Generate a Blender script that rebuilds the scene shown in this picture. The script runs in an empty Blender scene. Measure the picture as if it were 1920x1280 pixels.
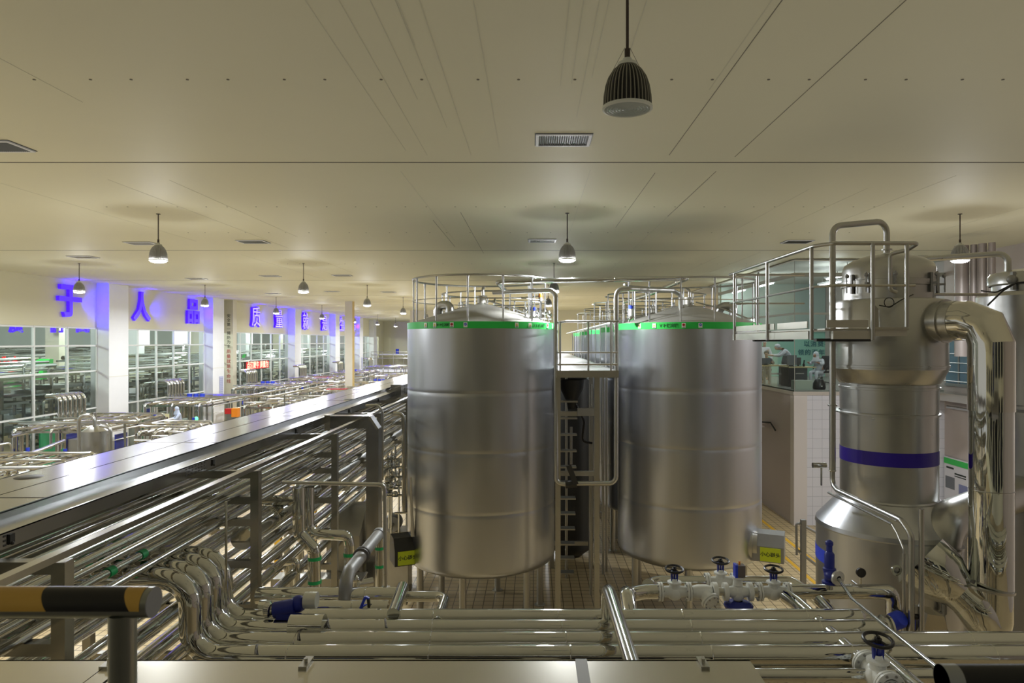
import bpy, math, random
from mathutils import Vector as V, Matrix
random.seed(7)
S = bpy.context.scene
C = S.collection
H = 6.3          # height of the camera above the hall floor
CEIL = H + 2.84
# ---------------------------------------------------------------- camera, world, exposure
cd = bpy.data.cameras.new('camera'); cam = bpy.data.objects.new('camera', cd); C.objects.link(cam)
cam.location = (0, 0, H); cam.rotation_euler = (math.pi/2, 0, 0)
cd.sensor_width = 36; cd.lens = 24; cd.shift_x = -40/1920
cd.clip_start = .05; cd.clip_end = 300
cd.dof.use_dof = True; cd.dof.focus_distance = 14; cd.dof.aperture_fstop = 9
S.camera = cam
S.view_settings.view_transform = 'Standard'; S.view_settings.look = 'None'
S.view_settings.exposure = 0.5; S.view_settings.gamma = 1; S.view_settings.use_curve_mapping = False
W = bpy.data.worlds.new('world'); S.world = W; W.use_nodes = True
W.node_tree.nodes['Background'].inputs[0].default_value = (1, .995, .93, 1)
W.node_tree.nodes['Background'].inputs[1].default_value = WORLD = .30
LAMP_W, LAMP_UP = 270, 42          # watts of each pendant downward / sideways
S.cycles.max_bounces = 8; S.cycles.diffuse_bounces = 2; S.cycles.glossy_bounces = 5
S.cycles.transmission_bounces = 6; S.cycles.transparent_max_bounces = 12
S.cycles.sample_clamp_indirect = 6; S.cycles.sample_clamp_direct = 0
S.cycles.caustics_reflective = False; S.cycles.caustics_refractive = False
S.cycles.use_denoising = True
S.cycles.use_fast_gi = True; S.cycles.fast_gi_method = "ADD"; W.light_settings.ao_factor = .165; W.light_settings.distance = 8.5

# ---------------------------------------------------------------- geometry helpers
def P(u, v, Y):                      # the world point seen at a pixel, at depth Y
    return V(((u-1000)/1280*Y, Y, H-(v-640)/1280*Y))
def perp(d):
    d = d.normalized(); a = V((0, 0, 1)) if abs(d.z) < .9 else V((1, 0, 0))
    x = d.cross(a).normalized(); return x, x.cross(d).normalized()
def fillet(pts, R, k):
    pts = [V(p) for p in pts]
    if R <= 0: return pts
    out = [pts[0]]
    for i in range(1, len(pts)-1):
        b = pts[i]; d1 = pts[i-1]-b; d2 = pts[i+1]-b
        l1, l2 = d1.length, d2.length; d1.normalize(); d2.normalize()
        th = d1.angle(d2)
        if th > 3.08 or th < .05: out.append(b); continue
        t = min(R/math.tan(th/2), .48*l1, .48*l2); r = t*math.tan(th/2)
        cen = b+(d1+d2).normalized()*(r/math.sin(th/2))
        a = b+d1*t-cen; e = b+d2*t-cen; ang = a.angle(e); ax = a.cross(e).normalized()
        for j in range(k+1): out.append(cen+Matrix.Rotation(ang*j/k, 3, ax) @ a)
    out.append(pts[-1]); return out
class G:
    def __init__(s): s.v = []; s.f = []; s.m = []; s.cur = 0
    def mat(s, i): s.cur = i; return s
    def add(s, vs, fs):
        o = len(s.v); s.v += [V(p) for p in vs]; s.f += [tuple(i+o for i in f) for f in fs]; s.m += [s.cur]*len(fs); return s
    def box(s, x0, x1, y0, y1, z0, z1):
        return s.add([(x, y, z) for z in (z0, z1) for y in (y0, y1) for x in (x0, x1)],
                     [(0, 2, 3, 1), (4, 5, 7, 6), (0, 1, 5, 4), (2, 6, 7, 3), (0, 4, 6, 2), (1, 3, 7, 5)])
    def bar(s, p, q, w, h=None, up=None):
        p, q = V(p), V(q); h = h or w; d = (q-p).normalized()
        up = V(up) if up else (V((0, 0, 1)) if abs(d.z) < .9 else V((0, 1, 0)))
        x = d.cross(up).normalized()*w/2; y = x.cross(d).normalized()*h/2
        return s.add([e+i*x+j*y for e in (p, q) for j in (-1, 1) for i in (-1, 1)],
                     [(0, 2, 3, 1), (4, 5, 7, 6), (0, 1, 5, 4), (2, 6, 7, 3), (0, 4, 6, 2), (1, 3, 7, 5)])
    def prism(s, poly, o, u, v, w):      # polygon in the plane (u, v) at o, swept along w
        o, u, v, w = V(o), V(u), V(v), V(w); n = len(poly)
        a = [o+u*p[0]+v*p[1] for p in poly]
        return s.add(a+[p+w for p in a], [tuple(range(n))[::-1], tuple(range(n, 2*n))]+[(i, (i+1) % n, (i+1) % n+n, i+n) for i in range(n)])
    def tube(s, pts, r, n=12, R=0, k=5, cap=True, closed=False, seams=0):
        pts = fillet(pts, R, k); m = len(pts); rs = r if isinstance(r, (list, tuple)) else [r]*m
        tan = []
        for i in range(m):
            a = pts[i-1] if (i > 0 or closed) else pts[i]; b = pts[(i+1) % m] if (i < m-1 or closed) else pts[i]
            tan.append((b-a).normalized())
        x, y = perp(tan[0]); vs = []
        for i in range(m):
            if i: x = (x-tan[i]*x.dot(tan[i])).normalized(); y = x.cross(tan[i]).normalized()
            vs += [pts[i]+(x*math.cos(2*math.pi*j/n)+y*math.sin(2*math.pi*j/n))*rs[i] for j in range(n)]
        fs = [(i*n+j, i*n+(j+1) % n, (i+1) % m*n+(j+1) % n, (i+1) % m*n+j) for i in range(m if closed else m-1) for j in range(n)]
        if cap and not closed: fs += [tuple(range(n))[::-1], tuple(range((m-1)*n, m*n))]
        s.add(vs, fs)
        if seams:
            for i in range(m-1):
                L = (pts[i+1]-pts[i]).length; d = (pts[i+1]-pts[i]).normalized(); q = seams*.5
                while L > .3 and q < L-.05:
                    c = pts[i]+d*q; s.tube([c-d*.006, c-d*.003, c+d*.003, c+d*.006], [rs[i]+.0005, rs[i]+.004, rs[i]+.004, rs[i]+.0005], n, cap=False); q += seams
        return s
    def ring(s, c, R, r, axis=(0, 0, 1), n=40, m=8, a0=0, a1=None):
        x, y = perp(V(axis)); full = a1 is None; a1 = 2*math.pi if full else a1
        k = n if full else n+1
        pts = [V(c)+x*math.cos(a0+(a1-a0)*i/n)*R+y*math.sin(a0+(a1-a0)*i/n)*R for i in range(k)]
        return s.tube(pts, r, m, closed=full)
    def arc(s, c, R, r, a0, a1, n=24, m=8):   # horizontal arc, angles in degrees
        return s.tube([V(c)+V((R*math.cos(math.radians(a0+(a1-a0)*i/n)), R*math.sin(math.radians(a0+(a1-a0)*i/n)), 0)) for i in range(n+1)], r, m)
    def lathe(s, prof, c=(0, 0, 0), axis=(0, 0, 1), n=32, a0=0, a1=360, cap=False):
        c = V(c); d = V(axis).normalized()
        if abs(d.z) > .999: x, y = V((1, 0, 0)), V((0, 1, 0))
        else: x, y = perp(d)
        full = abs(a1-a0) >= 360; k = n if full else n+1; vs = []
        for r, z in prof:
            for j in range(k):
                t = math.radians(a0+(a1-a0)*j/n); vs.append(c+d*z+(x*math.cos(t)+y*math.sin(t))*r)
        fs = [(i*k+j, i*k+(j+1) % k, (i+1)*k+(j+1) % k, (i+1)*k+j) for i in range(len(prof)-1) for j in range(k if full else n)]
        if cap: fs += [tuple(range(k))[::-1], tuple(range((len(prof)-1)*k, len(prof)*k))]
        return s.add(vs, fs)
    def cyl(s, p, q, r, n=16, r2=None):
        return s.tube([p, q], [r, r if r2 is None else r2], n)
    def ball(s, c, rx, ry=None, rz=None, n=14, m=8):
        c = V(c); ry = ry or rx; rz = rz or rx; vs = [c+V((0, 0, -rz))]; fs = []
        for i in range(1, m):
            a = -math.pi/2+math.pi*i/m
            vs += [c+V((rx*math.cos(a)*math.cos(2*math.pi*j/n), ry*math.cos(a)*math.sin(2*math.pi*j/n), rz*math.sin(a))) for j in range(n)]
        vs.append(c+V((0, 0, rz))); t = len(vs)-1
        for j in range(n):
            fs += [(0, 1+(j+1) % n, 1+j), (t, 1+(m-2)*n+j, 1+(m-2)*n+(j+1) % n)]
            fs += [(1+i*n+j, 1+i*n+(j+1) % n, 1+(i+1)*n+(j+1) % n, 1+(i+1)*n+j) for i in range(m-2)]
        return s.add(vs, fs)

# ---------------------------------------------------------------- object helpers
def mk(name, g, mats, parent=None, org=(0, 0, 0), ang=38, label=None):
    org = V(org); me = bpy.data.meshes.new(name)
    me.from_pydata([tuple(p-org) for p in g.v], [], g.f)
    for m in (mats if isinstance(mats, (list, tuple)) else [mats]): me.materials.append(m)
    me.polygons.foreach_set('material_index', g.m)
    me.polygons.foreach_set('use_smooth', [True]*len(me.polygons))
    me.update(); me.set_sharp_from_angle(angle=math.radians(ang))
    o = bpy.data.objects.new(name, me); C.objects.link(o)
    if parent: o.parent = parent
    else: o.location = org
    if label: o['label'] = label
    return o
class T:                               # a thing: an Empty at its base and its parts
    def __init__(s, name, label, cat, loc, group=None):
        s.loc = V(loc); s.o = bpy.data.objects.new(name, None); C.objects.link(s.o); s.o.location = s.loc
        s.o.empty_display_size = .2; s.o['label'] = label; s.o['category'] = cat
        if group: s.o['group'] = group
    def part(s, name, g, mats, parent=None, label=None, ang=38):
        return mk(name, g, mats, parent or s.o, s.loc, ang, label)
def one(name, g, mats, label, cat, group=None, ang=38):   # a thing that is one mesh
    xs = [p.x for p in g.v]; ys = [p.y for p in g.v]; zs = [p.z for p in g.v]
    o = mk(name, g, mats, None, ((min(xs)+max(xs))/2, (min(ys)+max(ys))/2, min(zs)), ang)
    o['label'] = label; o['category'] = cat
    if group: o['group'] = group
    return o
def struct(name, g, mats, parent=None, ang=38):
    o = mk(name, g, mats, parent, (0, 0, 0), ang)
    if not parent: o['kind'] = 'structure'
    return o
def dup(o, parent=None):
    c = o.copy(); C.objects.link(c); c.parent = parent
    for ch in list(o.children): dup(ch, c)
    return c
def copy_thing(o, loc, label=None, rz=None, group=None, swap=None):
    c = dup(o); c.location = loc
    if rz is not None: c.rotation_euler.z = rz
    if label: c['label'] = label
    if group: c['group'] = group
    return c
def text_mesh(s, size, ext=.01, bold=0.0, spacing=1.0):
    cu = bpy.data.curves.new('t', 'FONT'); cu.body = s; cu.size = size; cu.extrude = ext; cu.offset = bold
    cu.align_x = 'CENTER'; cu.align_y = 'CENTER'; cu.space_character = spacing; cu.resolution_u = 3
    o = bpy.data.objects.new('t', cu); C.objects.link(o)
    dg = bpy.context.evaluated_depsgraph_get(); dg.update()
    me = bpy.data.meshes.new_from_object(o.evaluated_get(dg)); bpy.data.objects.remove(o)
    return me
def text_obj(name, s, size, m3, pos, mat, parent=None, org=(0, 0, 0), ext=.004, bold=0.0, spacing=1.0):
    me = text_mesh(s, size, ext, bold, spacing); me.name = name
    me.transform(Matrix.Translation(V(pos)-V(org)) @ m3.to_4x4()); me.materials.clear(); me.materials.append(mat)
    o = bpy.data.objects.new(name, me); C.objects.link(o)
    if parent: o.parent = parent
    else: o.location = org
    return o
def M3(x, y, z): return Matrix((x, y, z)).transposed()
FRONT = M3((1, 0, 0), (0, 0, 1), (0, -1, 0))          # text that faces the camera
EAST = M3((0, 1, 0), (0, 0, 1), (1, 0, 0))            # text on a wall that faces +X
WEST = M3((0, -1, 0), (0, 0, 1), (-1, 0, 0))
NTH = ['first', 'second', 'third', 'fourth', 'fifth', 'sixth', 'seventh', 'eighth', 'ninth', 'tenth', 'eleventh', 'twelfth']
def light(name, kind, loc, energy, col=(1, 1, 1), parent=None, size=.3, rot=None, spread=180):
    d = bpy.data.lights.new(name, kind); d.energy = energy; d.color = col
    if kind == 'AREA': d.shape = 'DISK'; d.size = size; d.spread = math.radians(spread)
    else: d.shadow_soft_size = size
    o = bpy.data.objects.new(name, d); C.objects.link(o)
    if parent: o.parent = parent
    o.location = loc
    if rot: o.rotation_euler = rot
    return o

# ---------------------------------------------------------------- materials
def mat(name, col, rough=.5, metal=0.0, bump=None, var=0.0, vscale=3.0, emit=None, estr=0.0, stretch=(1, 1, 1), rvar=0.0, spec=.5, coat=0.0):
    m = bpy.data.materials.new(name); m.use_nodes = True; nt = m.node_tree; b = nt.nodes['Principled BSDF']
    b.inputs['Base Color'].default_value = (*col, 1); b.inputs['Roughness'].default_value = rough
    b.inputs['Metallic'].default_value = metal; b.inputs['Specular IOR Level'].default_value = spec
    b.inputs['Coat Weight'].default_value = coat; b.inputs['Coat Roughness'].default_value = .15
    if emit: b.inputs['Emission Color'].default_value = (*emit, 1); b.inputs['Emission Strength'].default_value = estr
    if not (var or bump or rvar): return m
    tc = nt.nodes.new('ShaderNodeTexCoord'); mp = nt.nodes.new('ShaderNodeMapping'); mp.inputs['Scale'].default_value = stretch
    nt.links.new(tc.outputs['Object'], mp.inputs[0])
    def noise(sc, det=3):
        n = nt.nodes.new('ShaderNodeTexNoise'); n.inputs['Scale'].default_value = sc; n.inputs['Detail'].default_value = det
        nt.links.new(mp.outputs[0], n.inputs['Vector']); return n
    if var:
        n = noise(vscale); x = nt.nodes.new('ShaderNodeMix'); x.data_type = 'RGBA'
        x.inputs[6].default_value = (*[c*(1-var) for c in col], 1); x.inputs[7].default_value = (*[min(1, c*(1+var)) for c in col], 1)
        nt.links.new(n.outputs['Fac'], x.inputs[0]); nt.links.new(x.outputs[2], b.inputs['Base Color'])
    if rvar:
        n = noise(vscale*2); r = nt.nodes.new('ShaderNodeMapRange'); r.inputs['To Min'].default_value = max(.02, rough-rvar); r.inputs['To Max'].default_value = rough+rvar
        nt.links.new(n.outputs['Fac'], r.inputs[0]); nt.links.new(r.outputs[0], b.inputs['Roughness'])
    if bump:
        n = noise(bump[0], bump[2] if len(bump) > 2 else 2); bp = nt.nodes.new('ShaderNodeBump'); bp.inputs['Strength'].default_value = bump[1]; bp.inputs['Distance'].default_value = bump[3] if len(bump) > 3 else .05
        nt.links.new(n.outputs['Fac'], bp.inputs['Height']); nt.links.new(bp.outputs[0], b.inputs['Normal'])
    return m
STEEL = mat('brushed_stainless', (.55, .555, .55), .30, 1, var=.06, rvar=.06, vscale=4)
STEEL_D = mat('dull_stainless', (.50, .49, .45), .42, 1, var=.08, vscale=5)
TANKM = mat('tank_stainless', (.54, .555, .585), .31, 1, bump=(2.6, .014, 1, .05), var=.06, rvar=.06, vscale=2, stretch=(1, 1, .10))
CONE = mat('matt_tank_roof', (.46, .45, .41), .55, 1, var=.06)
CHROME = mat('polished_cladding', (.66, .67, .655), .05, 1, bump=(4, .07, 2, .03), rvar=.02, vscale=5)
CHROME_S = mat('polished_tube', (.62, .63, .62), .12, 1, bump=(3, .08, 2, .03))
MIRROR = mat('mirror_cladding', (.68, .70, .69), .03, 1, bump=(6, .15, 2, .05), stretch=(1, 1, .18))
TRAY = mat('tray_sheet', (.44, .445, .455), .2, 1, bump=(1.4, .07, 2, .06), var=.05, vscale=2, stretch=(1, .3, 1))
SHEET = mat('cover_sheet', (.62, .60, .54), .24, 1, bump=(1.2, .05, 1, .06), var=.05)
HALLG = mat('hall_grey', (.30, .32, .31), .5, var=.2)
GALV = mat('galvanised_grey', (.33, .33, .32), .5, .6, var=.1)
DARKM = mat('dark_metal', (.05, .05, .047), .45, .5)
CREAM = mat('cream_panel', (.70, .665, .475), .6, 0, var=.045, vscale=.35, bump=(.5, .05, 2, .05), spec=.3)
SEAM = mat('panel_joint', (.20, .185, .14), .8)
SEAM_L = mat('faint_joint', (.61, .585, .44), .6)
WHITE = mat('white_panel', (.74, .74, .75), .45, var=.03)
COLM = mat('cream_column', (.62, .58, .45), .5, var=.04)
COLY = mat('ochre_paint', (.55, .40, .16), .5, var=.05)
TILEW = None
GREEN = mat('green_band', (.03, .50, .075), .38)
GREEN_D = mat('green_curtain', (.02, .22, .09), .5, var=.1)
BLUE = mat('valve_blue', (.02, .03, .22), .35, var=.1)
BLUEB = mat('band_blue', (.025, .01, .22), .35)
BLUEL = mat('bright_blue', (.03, .06, .55), .4)
VWHITE = mat('valve_white', (.72, .73, .66), .4, var=.04, vscale=9)
BLACK = mat('black_plastic', (.012, .012, .014), .35)
RED = mat('red_plastic', (.5, .02, .02), .35)
ORANGE = mat('orange_plastic', (.8, .25, .02), .3)
YSIGN = mat('sign_yellow', (.62, .72, .03), .5)
INK = mat('dark_ink', (.02, .03, .02), .6)
INKG = mat('dark_green_ink', (.005, .09, .02), .6)
STICK = mat('sticker_white', (.75, .75, .72), .5)
STY = mat('sticker_yellow', (.75, .6, .05), .5)
TAPEG = mat('green_pipe_tape', (.02, .42, .13), .4)
BRASSY = mat('pale_fibreglass', (.62, .56, .42), .5)
FINS = mat('lamp_fins', (.22, .21, .165), .42, .3)
FINS_LIT = mat('lamp_fins_lit', (.55, .55, .54), .4, .2)  # paler copy of the fin colour, lens glow on the housing painted in
FINL = mat('lamp_rim', (.58, .58, .48), .5)
LENS_ON = mat('lens_lit', (.9, .9, .9), .4, emit=(1, .98, 1), estr=30)
LENS_OFF = mat('lens_unlit', (.33, .36, .32), .25, bump=(9, .1))
ROD = mat('lamp_rod', (.055, .04, .032), .5, .3)
BLUE_LIT = mat('letter_blue_lit', (.05, .02, .6), .4, emit=(.045, .004, .72), estr=1.1)
BLUE_CORE = mat('letter_core_lit', (.3, .25, .9), .4, emit=(.40, .32, 1), estr=1.0)
RED_LIT = mat('led_red', (.6, .01, .01), .4, emit=(1, .02, .03), estr=.75)
LED_CHAR = mat('led_character', (.9, .3, .2), .4, emit=(1, .42, .3), estr=1.3)
TUBE_LIT = mat('tube_lit', (1, 1, 1), .4, emit=(.92, .95, 1), estr=6)
WIN_LIT = mat('daylight_pane', (.8, .85, .9), .4, emit=(.86, .93, 1), estr=1.1)
GRNL = mat('green_lamp_lit', (.1, .6, .2), .4, emit=(.1, 1, .35), estr=1.6)
MINT = mat('mint_wall', (.32, .62, .50), .5)
OFFW = mat('office_wall', (.42, .52, .47), .55)
WOOD = mat('desk_top', (.55, .47, .25), .45, var=.1)
DESKG = mat('desk_grey', (.07, .075, .08), .5)
SKIN = mat('skin', (.45, .26, .18), .5)
HAIR = mat('black_hair', (.015, .012, .012), .5)
COATM = mat('white_coat', (.62, .66, .72), .7, var=.05)
PALEB = mat('pale_blue_suit', (.50, .56, .72), .7, var=.05)
TEALINK = mat('wall_letter_teal', (.04, .17, .20), .5)
PINKW = mat('pinkish_plaster', (.50, .43, .39), .6, var=.05, vscale=.6)
YPAINT = mat('floor_line_yellow', (.75, .42, .02), .5, var=.1)
def glassy(name, tint, gl):
    m = bpy.data.materials.new(name); m.use_nodes = True; nt = m.node_tree; nt.nodes.remove(nt.nodes['Principled BSDF'])
    out = nt.nodes['Material Output']; t = nt.nodes.new('ShaderNodeBsdfTransparent'); t.inputs[0].default_value = (*tint, 1)
    g = nt.nodes.new('ShaderNodeBsdfGlossy'); g.inputs['Roughness'].default_value = .02; g.inputs[0].default_value = (.9, .95, .93, 1)
    f = nt.nodes.new('ShaderNodeFresnel'); f.inputs[0].default_value = 1.45
    a = nt.nodes.new('ShaderNodeMath'); a.operation = 'MULTIPLY'; a.inputs[1].default_value = gl
    x = nt.nodes.new('ShaderNodeMixShader'); nt.links.new(f.outputs[0], a.inputs[0]); nt.links.new(a.outputs[0], x.inputs[0])
    nt.links.new(t.outputs[0], x.inputs[1]); nt.links.new(g.outputs[0], x.inputs[2]); nt.links.new(x.outputs[0], out.inputs[0]); return m
GLASS = glassy('hall_glass', (.80, .87, .84), .9)
GLASS_O = glassy('office_glass', (.86, .92, .89), .8)
GLASS_C = glassy('clear_glass', (.9, .93, .92), 1)
def tiles(name, c1, c2, grout, size, mortar, rough, plane='XY', ratio=1.0, offset=0.0):
    m = mat(name, c1, rough); nt = m.node_tree; b = nt.nodes['Principled BSDF']
    tc = nt.nodes.new('ShaderNodeTexCoord'); sp = nt.nodes.new('ShaderNodeSeparateXYZ'); cb = nt.nodes.new('ShaderNodeCombineXYZ')
    nt.links.new(tc.outputs['Object'], sp.inputs[0])
    for i, ax in enumerate(plane): nt.links.new(sp.outputs[ax], cb.inputs[i])
    br = nt.nodes.new('ShaderNodeTexBrick'); nt.links.new(cb.outputs[0], br.inputs['Vector'])
    br.offset = offset; br.squash = 1; br.inputs['Scale'].default_value = 1; br.inputs['Brick Width'].default_value = size*ratio; br.inputs['Row Height'].default_value = size
    br.inputs['Mortar Size'].default_value = mortar; br.inputs['Mortar Smooth'].default_value = .1
    br.inputs['Color1'].default_value = (*c1, 1); br.inputs['Color2'].default_value = (*c2, 1); br.inputs['Mortar'].default_value = (*grout, 1)
    nt.links.new(br.outputs[0], b.inputs['Base Color'])
    bp = nt.nodes.new('ShaderNodeBump'); bp.inputs['Strength'].default_value = .3; bp.inputs['Distance'].default_value = .004; bp.invert = True
    nt.links.new(br.outputs['Fac'], bp.inputs['Height']); nt.links.new(bp.outputs[0], b.inputs['Normal'])
    return m
FLOORM = tiles('floor_tiles', (.61, .475, .255), (.56, .43, .23), (.11, .075, .035), .24, .010, .32, 'XY')
TILEW = tiles('white_wall_tiles', (.70, .69, .74), (.67, .67, .72), (.45, .45, .5), .33, .006, .25, 'XZ')
TILEWR = tiles('white_wall_tiles_side', (.70, .69, .74), (.67, .67, .72), (.45, .45, .5), .33, .006, .25, 'YZ')
# ================================================================ the hall
XL, XR, YF = -21.3, 14.1, 97.0
struct('floor', G().box(-37, XR+.2, -9, YF+2, -.2, 0), FLOORM)
g = G().box(XL-.15, XR+.2, -9, YF+2, CEIL, CEIL+.2)
g.mat(1)
sy = 10.83
for k in range(9):
    y = sy+k*10.45; g.box(XL, XR, y-.016, y+.016, CEIL-.004, CEIL+.01)
g.mat(2)
for i in range(-9, 12):                                   # long panel joints
    x = -.1+1.05*i+random.uniform(-.02, .02)
    y0 = -2+random.uniform(0, 3)
    for k in range(5):
        y1 = sy+(k-1)*10.45 if k else -2
        if random.random() < (.42 if x < -.5 else .8): g.box(x-.004, x+.004, y1+random.uniform(.1, 2), y1+10.4-random.uniform(.1, 5), CEIL-.003, CEIL+.01)
for x in (-1.9, -1.62, -1.36, -1.15, -.95, -.5, .3, .42, .55, .63):
    g.box(x-.003, x+.003, -1, 8.6+random.uniform(-1.5, 2), CEIL-.003, CEIL+.01)
g.mat(1)
for x, a, b in ((2.07, 3, 10.4), (3.1, 4, 10.5), (2.05, 11.5, 17), (3.05, 11.4, 15.5), (-2.35, 16, 20.5), (-1.6, 15, 22)):   # open joints
    g.box(x-.004, x+.004, a, b, CEIL-.003, CEIL+.01)
for yy in (7.4, 14.4, 17.8, 25):                          # screw heads
    x = -9.0
    while x < 8.5:
        for dx in (0, .44):
            g.lathe([(.016, -.006), (.016, .01)], (x+dx, yy, CEIL), n=8, cap=True)
        x += 1.05
struct('ceiling', g, [CREAM, SEAM, SEAM_L])
# far walls
g = G().box(XL, -5, YF, YF+.2, 6.9, CEIL).box(XL, -17, YF, YF+.2, 0, 6.9)
struct('wall_far', g, CREAM)
struct('wall_back', G().box(-11.2, XR, 62, 62.2, 0, CEIL), CREAM)
g = G()
for k in range(9): x = -21+k*4.2; g.box(x, x+1.1, -9.2, -8.8, 0, CEIL)
g.box(-22, XR, -9.2, -8.9, 7.8, CEIL).box(-22, XR, -9.2, -8.9, 0, 1.2).box(-22, XR, -9.2, -8.9, 4.4, 5.0)
struct('wall_rear', g, CREAM)  # unseen rear wall, piers and openings shaped for contrast in the chrome
struct('window_60', G().box(-22, XR, -9.25, -9.22, 0, CEIL), mat('reflected_dark_pane', (.03, .035, .035), .1))  # unseen dark sheet added for the polished metal to reflect
struct('gallery_floor', G().box(-6, 6, -8.9, 1.2, H-1.75, H-1.62), mat('gallery_tiles', (.22, .20, .17), .4))
struct('wall_end', G().box(-21, -2, 101, 101.2, 0, 9), WHITE)
struct('wall_right', G().box(XR, XR+.2, -9, 64, 0, CEIL), PINKW)
# left wall: cream head band above the glazing, pillars, glazing
PY = [(21.2, 22.8), (33.3, 34.9), (44.1, 45.7), (59.3, 60.9), (71.4, 73), (81.4, 83), (88.5, 90)]
g = G()
ys = 18
for a, b in PY+[(YF, YF)]:
    g.box(XL-.2, XL, ys, a, 6.98, CEIL); ys = b
g.box(XL-.2, XL, YF-3, YF, 0, 6.98)
struct('wall_left', g, CREAM)
for i, (a, b) in enumerate(PY):
    g = G().box(XL-.3, -20.7, a, b, 0, CEIL)
    g.mat(1).box(-20.7, -20.694, a, b, 4.56, 4.58).box(-20.7, -20.694, a, b, 2.05, 2.07)
    o = struct('pillar', g, [WHITE, SEAM_L])
for a, b, z0, z1 in ((45.0, 45.5, 2.4, 4.0), (60.2, 60.7, 2.4, 4.3), (82.2, 82.7, 2.6, 4.4)):
    g = G().box(-20.69, -20.66, a, b, z0, z1); g.mat(1)
    for k in range(12): g.box(-20.665, -20.65, a+.04, b-.04, z0+.06+k*(z1-z0-.1)/12, z0+.1+k*(z1-z0-.1)/12)
    one('louvre_grille', g, [mat('grille_frame', (.45, .47, .62), .5), mat('grille_slat', (.30, .32, .52), .5)],
        'pale louvred grille low on the white pillar %s' % {45.0: 'beside the cream text column', 60.2: 'between 量 and 就', 82.2: 'farthest down the hall'}[a], 'grille', 'pillar grilles')
FRAME = mat('white_mullion', (.70, .71, .69), .4)
spans = [(PY[i][1], PY[i+1][0]) for i in range(len(PY)-1)]
for i, (a, b) in enumerate(spans):
    w = bpy.data.objects.new('window_%d' % (i+1), None); C.objects.link(w); w['kind'] = 'structure'; w.location = (XL, a, 0)
    g = G(); n = max(2, round((b-a)/1.95)); st = (b-a)/n
    for k in range(n+1):
        y = a+k*st; g.box(XL-.08, XL+.04, y-.035, y+.035, 0, 6.98)
    for z in (.15, 3.08, 4.88, 6.1, 6.94): g.box(XL-.06, XL+.03, a, b, z-.035, z+.035)
    mk('window_frame', g, FRAME, w, w.location)
    g = G()
    g.add([(XL-.03, a, .1), (XL-.03, b, .1), (XL-.03, b, 6.95), (XL-.03, a, 6.95)], [(0, 1, 2, 3)])
    mk('window_pane', g, GLASS, w, w.location)
# cream columns that stand free
def column(x, y, w, label, words=False):
    g = G().box(x-w/2, x+w/2, y-w/2, y+w/2, 0, CEIL)
    g.mat(1).box(x+w/2, x+w/2+.012, y-w/2, y+w/2, 0, CEIL)
    o = struct('column', g, [COLM, COLY] if not words else [COLM, COLM])
    if words:
        s1, s2 = '安全第一预防为主', '质量就是生命线'
        for k, ch in enumerate(s1): text_obj('column_lettering', ch, .26, FRONT, (x+.02, y-w/2-.006, 8.05-k*.30), INK, o)
        for k, ch in enumerate(s2): text_obj('column_lettering', ch, .30, FRONT, (x+.02, y-w/2-.006, 5.6-k*.34), mat('letter_red', (.4, .03, .03), .5) if k == 0 else bpy.data.materials['letter_red'], o)
column(-20.95, 47.2, .6, '', True)
column(-13.05, 48.5, .52, '')
# ================================================================ pendant lamps, vents, wall letters
def make_lamp(loc, label, group):
    x, y, z = loc                                   # z: bottom of the lens
    t = T('pendant_lamp', label, 'lamp', loc, group)
    g = G().cyl((x, y, z+.46), (x, y, CEIL), .012, 8).lathe([(.045, 0), (.045, .012)], (x, y, CEIL-.012), n=12, cap=True)
    g.cyl((x, y, z+.40), (x, y, z+.47), .022, 10)
    t.part('rod', g, ROD)
    prof = [(.045, .345), (.075, .335), (.115, .30), (.15, .245), (.172, .18), (.185, .10), (.188, .03), (.188, .02)]
    g = G().lathe([(r*.86, h) for r, h in prof], (x, y, z), n=28)
    g.mat(1)
    for k in range(36):                              # cooling fins
        a = 2*math.pi*k/36; c, s_ = math.cos(a), math.sin(a); tx, ty = -s_*.004, c*.004
        vs = []
        for r, h in prof:
            for q in (.84, 1.0):
                for e in (-1, 1): vs.append((x+c*r*q+e*tx, y+s_*r*q+e*ty, z+h))
        fs = []
        for i in range(len(prof)-1):
            b = i*4
            fs += [(b+2, b+3, b+7, b+6), (b, b+2, b+6, b+4), (b+1, b+5, b+7, b+3)]
        g.add(vs, fs)
    h = t.part('housing', g, FIN_NOW)
    t.part('neck', G().lathe([(.02, .40), (.034, .395), (.034, .37), (.075, .36), (.08, .335), (.03, .33)], (x, y, z), n=20), FINL)
    rim = G().lathe([(.188, .022), (.194, .02), (.195, .002), (.180, -.004), (.174, .004)], (x, y, z), n=36)
    t.part('rim', rim, FINL)
    return t
def lens(t, m, on=True):
    x, y, z = t.loc
    pr = [(.174, .002)]
    for r in (.15, .125, .10, .075, .05, .025): pr += [(r+.008, -.002), (r, .003)]
    pr += [(.001, 0)]
    if on: pr = [(.176, .004), (.172, -.012), (.15, -.030), (.11, -.042), (.05, -.050), (.001, -.052)]
    return t.part('lens', G().lathe(pr, (x, y, z), n=36), m, ang=20)
LZ = H+1.8
FIN_NOW = [BLACK, FINS]
off = make_lamp((.73, 5.3, LZ), 'large dark ribbed pendant lamp, unlit, hanging nearest the top of the view', 'pendant')
off.o['group'] = 'pendant lamps'
lens(off, LENS_OFF, False)
x, y, z = off.loc
off.part('safety_wire', G().cyl((x-.02, y, z+.48), (x-.145, y, z+.24), .0016, 6).cyl((x+.02, y, z+.48), (x+.125, y, z+.27), .0016, 6), ROD)
FIN_NOW = [GALV, FINS_LIT]  # lit lamps: glow on core and fins put into paler colours
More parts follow.
